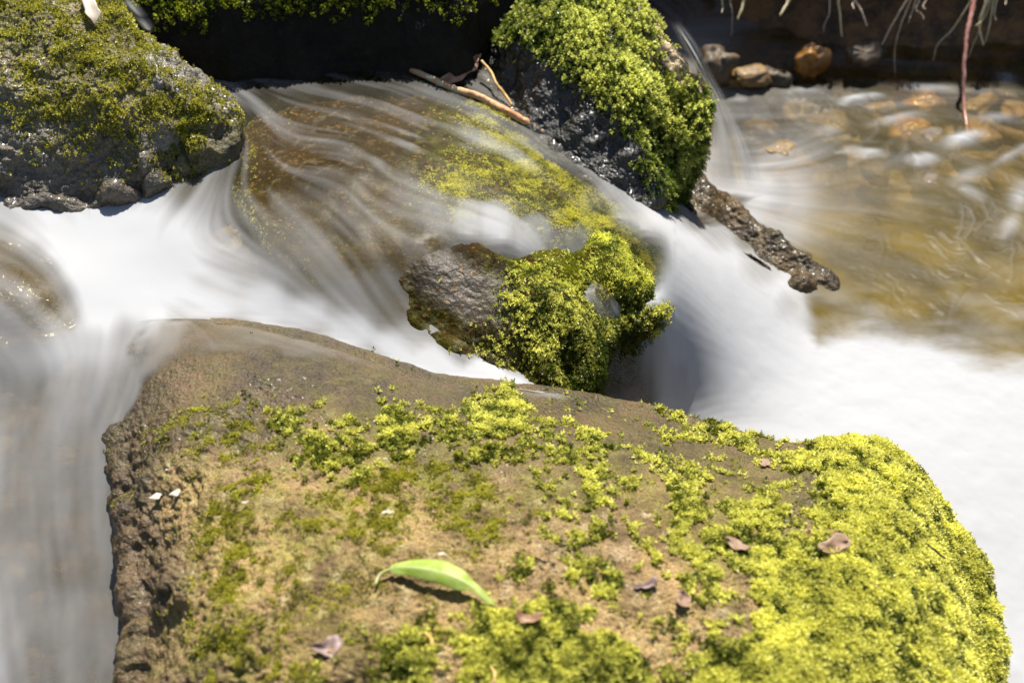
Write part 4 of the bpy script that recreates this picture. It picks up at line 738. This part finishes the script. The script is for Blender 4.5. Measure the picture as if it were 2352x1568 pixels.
# roots hanging from the bank
MAT_ROOT = plain('root', (.48, .36, .26), (.72, .60, .45), 120, .6)
MAT_PALE = plain('pale_root', (.70, .58, .32), (.85, .75, .48), 90, .6, .2)
MAT_RED = plain('red_stem', (.33, .13, .10), (.46, .24, .19), 60, .4, 0, .2)
def root(pts, r0, mat, label, y0=.70, y1=None, name='hanging_root', cat='root', group='roots hanging from the bank'):
    y1 = y1 or y0-.02; n = len(pts); q = [PY(u, v, y0+(y1-y0)*k/max(1, n-1)) for k, (u, v) in enumerate(pts)]
    top = q[0]; q = [np.array([top[0]+.01, .80, max(.16, top[2]+.03)]), top*.5+np.array([top[0]+.006, .77, top[2]+.04])*.5] + q
    rr = [r0*1.1, r0*1.05] + [r0*(1-.6*k/max(1, n-1)) for k in range(n)]
    V, F = tube(q, rr, 7, 12*n, .5, n); return tag(mesh_obj(name, V, F, mat), label, cat, group)
ROOTS = [([(1659,0),(1660,18),(1658,30)],.0012,1,'short pale root, leftmost under the bank'),([(1677,0),(1682,32),(1680,85)],.0009,0,'hair thin long root beside the leftmost short one'),([(1710,-6),(1704,20),(1694,46)],.0028,1,'thick pale root tapering down left of the orange stone'),([(1814,-6),(1804,16),(1791,36)],.0034,1,'stout yellowish root directly above the orange stone'),
 ([(1906,0),(1905,32),(1894,56),(1892,74)],.0011,0,'thin wavy root just right of the orange stone'),([(1926,-4),(1929,30),(1931,60),(1934,84)],.0021,1,'straight pale root with a thickened end'),([(1962,-4),(1975,18),(1984,40),(1992,62)],.0018,0,'grey root slanting down to the right'),([(1966,-4),(1958,10),(1962,22)],.0014,0,'short hooked grey root'),
 ([(2083,0),(2062,35),(2044,67),(2035,85),(2026,104)],.0014,0,'grey root slanting down to the left in the tangle'),([(2092,0),(2067,64),(2055,120),(2057,186)],.0014,0,'longest grey root, its tip nearly at the water'),([(2104,0),(2094,30),(2086,54)],.0013,0,'short grey root crossing the tangle'),([(2112,0),(2104,22),(2118,34),(2122,46)],.0012,0,'crooked grey root at the right of the tangle'),
 ([(2130,-4),(2120,14),(2127,22)],.001,0,'stubby forked grey root'),([(2231,0),(2214,28),(2185,71),(2154,102),(2143,140)],.0016,1,'long pale root curving left from the red stem'),([(2268,-4),(2256,30),(2249,60),(2259,104)],.0032,1,'broad straw coloured dry root right of the red stem'),([(2282,0),(2274,53),(2263,98)],.0018,1,'thin straw coloured root in the dry bunch'),
 ([(2262,20),(2249,71),(2236,100),(2224,134)],.0012,1,'fine straw root ending behind the red stem'),([(2276,-4),(2262,40),(2240,60)],.0012,1,'straw root leaning into the red stem'),([(2290,0),(2284,30),(2288,48)],.0014,1,'rightmost straw root of the dry bunch'),([(2312,-2),(2309,12)],.001,0,'tiny root at the far right')]
for k, (pts, r0, pale, lab) in enumerate(ROOTS): root(pts, r0*.8, MAT_PALE if pale else MAT_ROOT, lab, .765+.004*math.sin(k*2.1))
root([(2240,-6),(2224,64),(2215,141),(2213,229),(2219,279),(2223,312)], .0036, MAT_RED, 'long smooth reddish stem hanging straight down into the pool', .74, .575, 'red_stem', 'stem', None)
# stones
def pebble(name, c, rad, rot, mat, label, seed, cat='stone', group=None, ang=.35, n=28):
    th = np.linspace(0, 2*np.pi, n*2, endpoint=False); ph = np.linspace(.05, np.pi-.05, n)
    V = np.stack([np.sin(ph)[:, None]*np.cos(th), np.sin(ph)[:, None]*np.sin(th), np.cos(ph)[:, None]*np.ones_like(th)], -1).reshape(-1, 3)
    V = V*(1+ang*vnoise(V*1.3+seed*7.7, seed)[:, None]+.3*ang*vnoise(V*3.1, seed+1)[:, None]+.05*vnoise(V*9, seed+2)[:, None])
    V = np.sign(V)*np.abs(V)**.9*np.array(rad); c_, s_ = math.cos(rot), math.sin(rot)
    V = np.stack([V[:, 0]*c_-V[:, 1]*s_, V[:, 0]*s_+V[:, 1]*c_, V[:, 2]], 1)
    F = grid_faces(n, n*2, True)[:, ::-1]; k = np.arange(n*2); k2 = (k+1) % (n*2)
    V = np.vstack([V, V[:n*2].mean(0), V[-n*2:].mean(0)]); b = (n-1)*n*2
    o = mesh_obj(name, V, [F, np.stack([np.full(n*2, len(V)-2), k, k2], 1), np.stack([np.full(n*2, len(V)-1), b+k2, b+k], 1)], mat)
    o.location = c.tolist(); return tag(o, label, cat, group)
MAT_ORANGE = plain('orange_stone', (.28, .13, .02), (.14, .055, .012), 40, .5, 0, .12, .6)
MAT_OCHRE = plain('ochre_stone', (.19, .115, .03), (.09, .052, .016), 60, .65, 0, .05, .7)
MAT_BROWN = plain('brown_stone', (.085, .055, .024), (.03, .02, .01), 60, .65, 0, .05, .7)
pebble('stone', PY(1868, 142, .735), (.026, .018, .026), .5, MAT_ORANGE, 'angular glossy orange stone leaning on the bank foot below the roots', 4, ang=.45)
pebble('stone', PY(1715, 178, .70), (.032, .020, .014), .2, MAT_OCHRE, 'flat ochre stone at the waterline left of the orange stone', 6)
pebble('stone', PY(1772, 176, .715), (.024, .018, .012), -.2, MAT_BROWN, 'low brown stone between the ochre and the orange stones', 8)
pebble('stone', PY(1650, 150, .70), (.028, .022, .030), .8, MAT_BROWN, 'upright brown stone on the bank just right of the thin fall', 9, ang=.5)
pebble('stone', PY(1985, 122, .745), (.03, .02, .016), .4, MAT_BROWN, 'dark grey brown stone right of the orange stone', 13, ang=.4)
g = np.random.default_rng(19)
for k, (u, v) in enumerate([(2250,240),(2180,212),(2335,268),(2120,235),(1790,350),(1905,285),(2020,260),(2090,300),(2260,300),(2300,212),(2210,185),(2060,205),(1950,210),(1840,255),(1750,300),(2140,330),(2010,390),(2240,370),(2320,420),(2160,440)]):
    pebble('stone', P(u, v, -.016-.006*g.random()), (g.uniform(.022, .042), g.uniform(.018, .03), g.uniform(.010, .016)), g.uniform(0, 3), [MAT_OCHRE, MAT_BROWN, MAT_OCHRE, MAT_ORANGE][k % 4] if k < 12 else MAT_BROWN, 'rounded brown stone under the rippling brown pool water', 30+k, 'stone', 'stones under the pool water')
twig('sunken_shadow_band', [P(2205, 268, -.022), P(2250, 288, -.018), P(2310, 312, -.016), P(2420, 345, -.016)], [.007, .012, .013, .012], MAT_DTWIG, 'dark shadow band built as a tube just under the pool near the right margin', 'branch', None, 50, .25)  # stands for a dark shadow band under the water
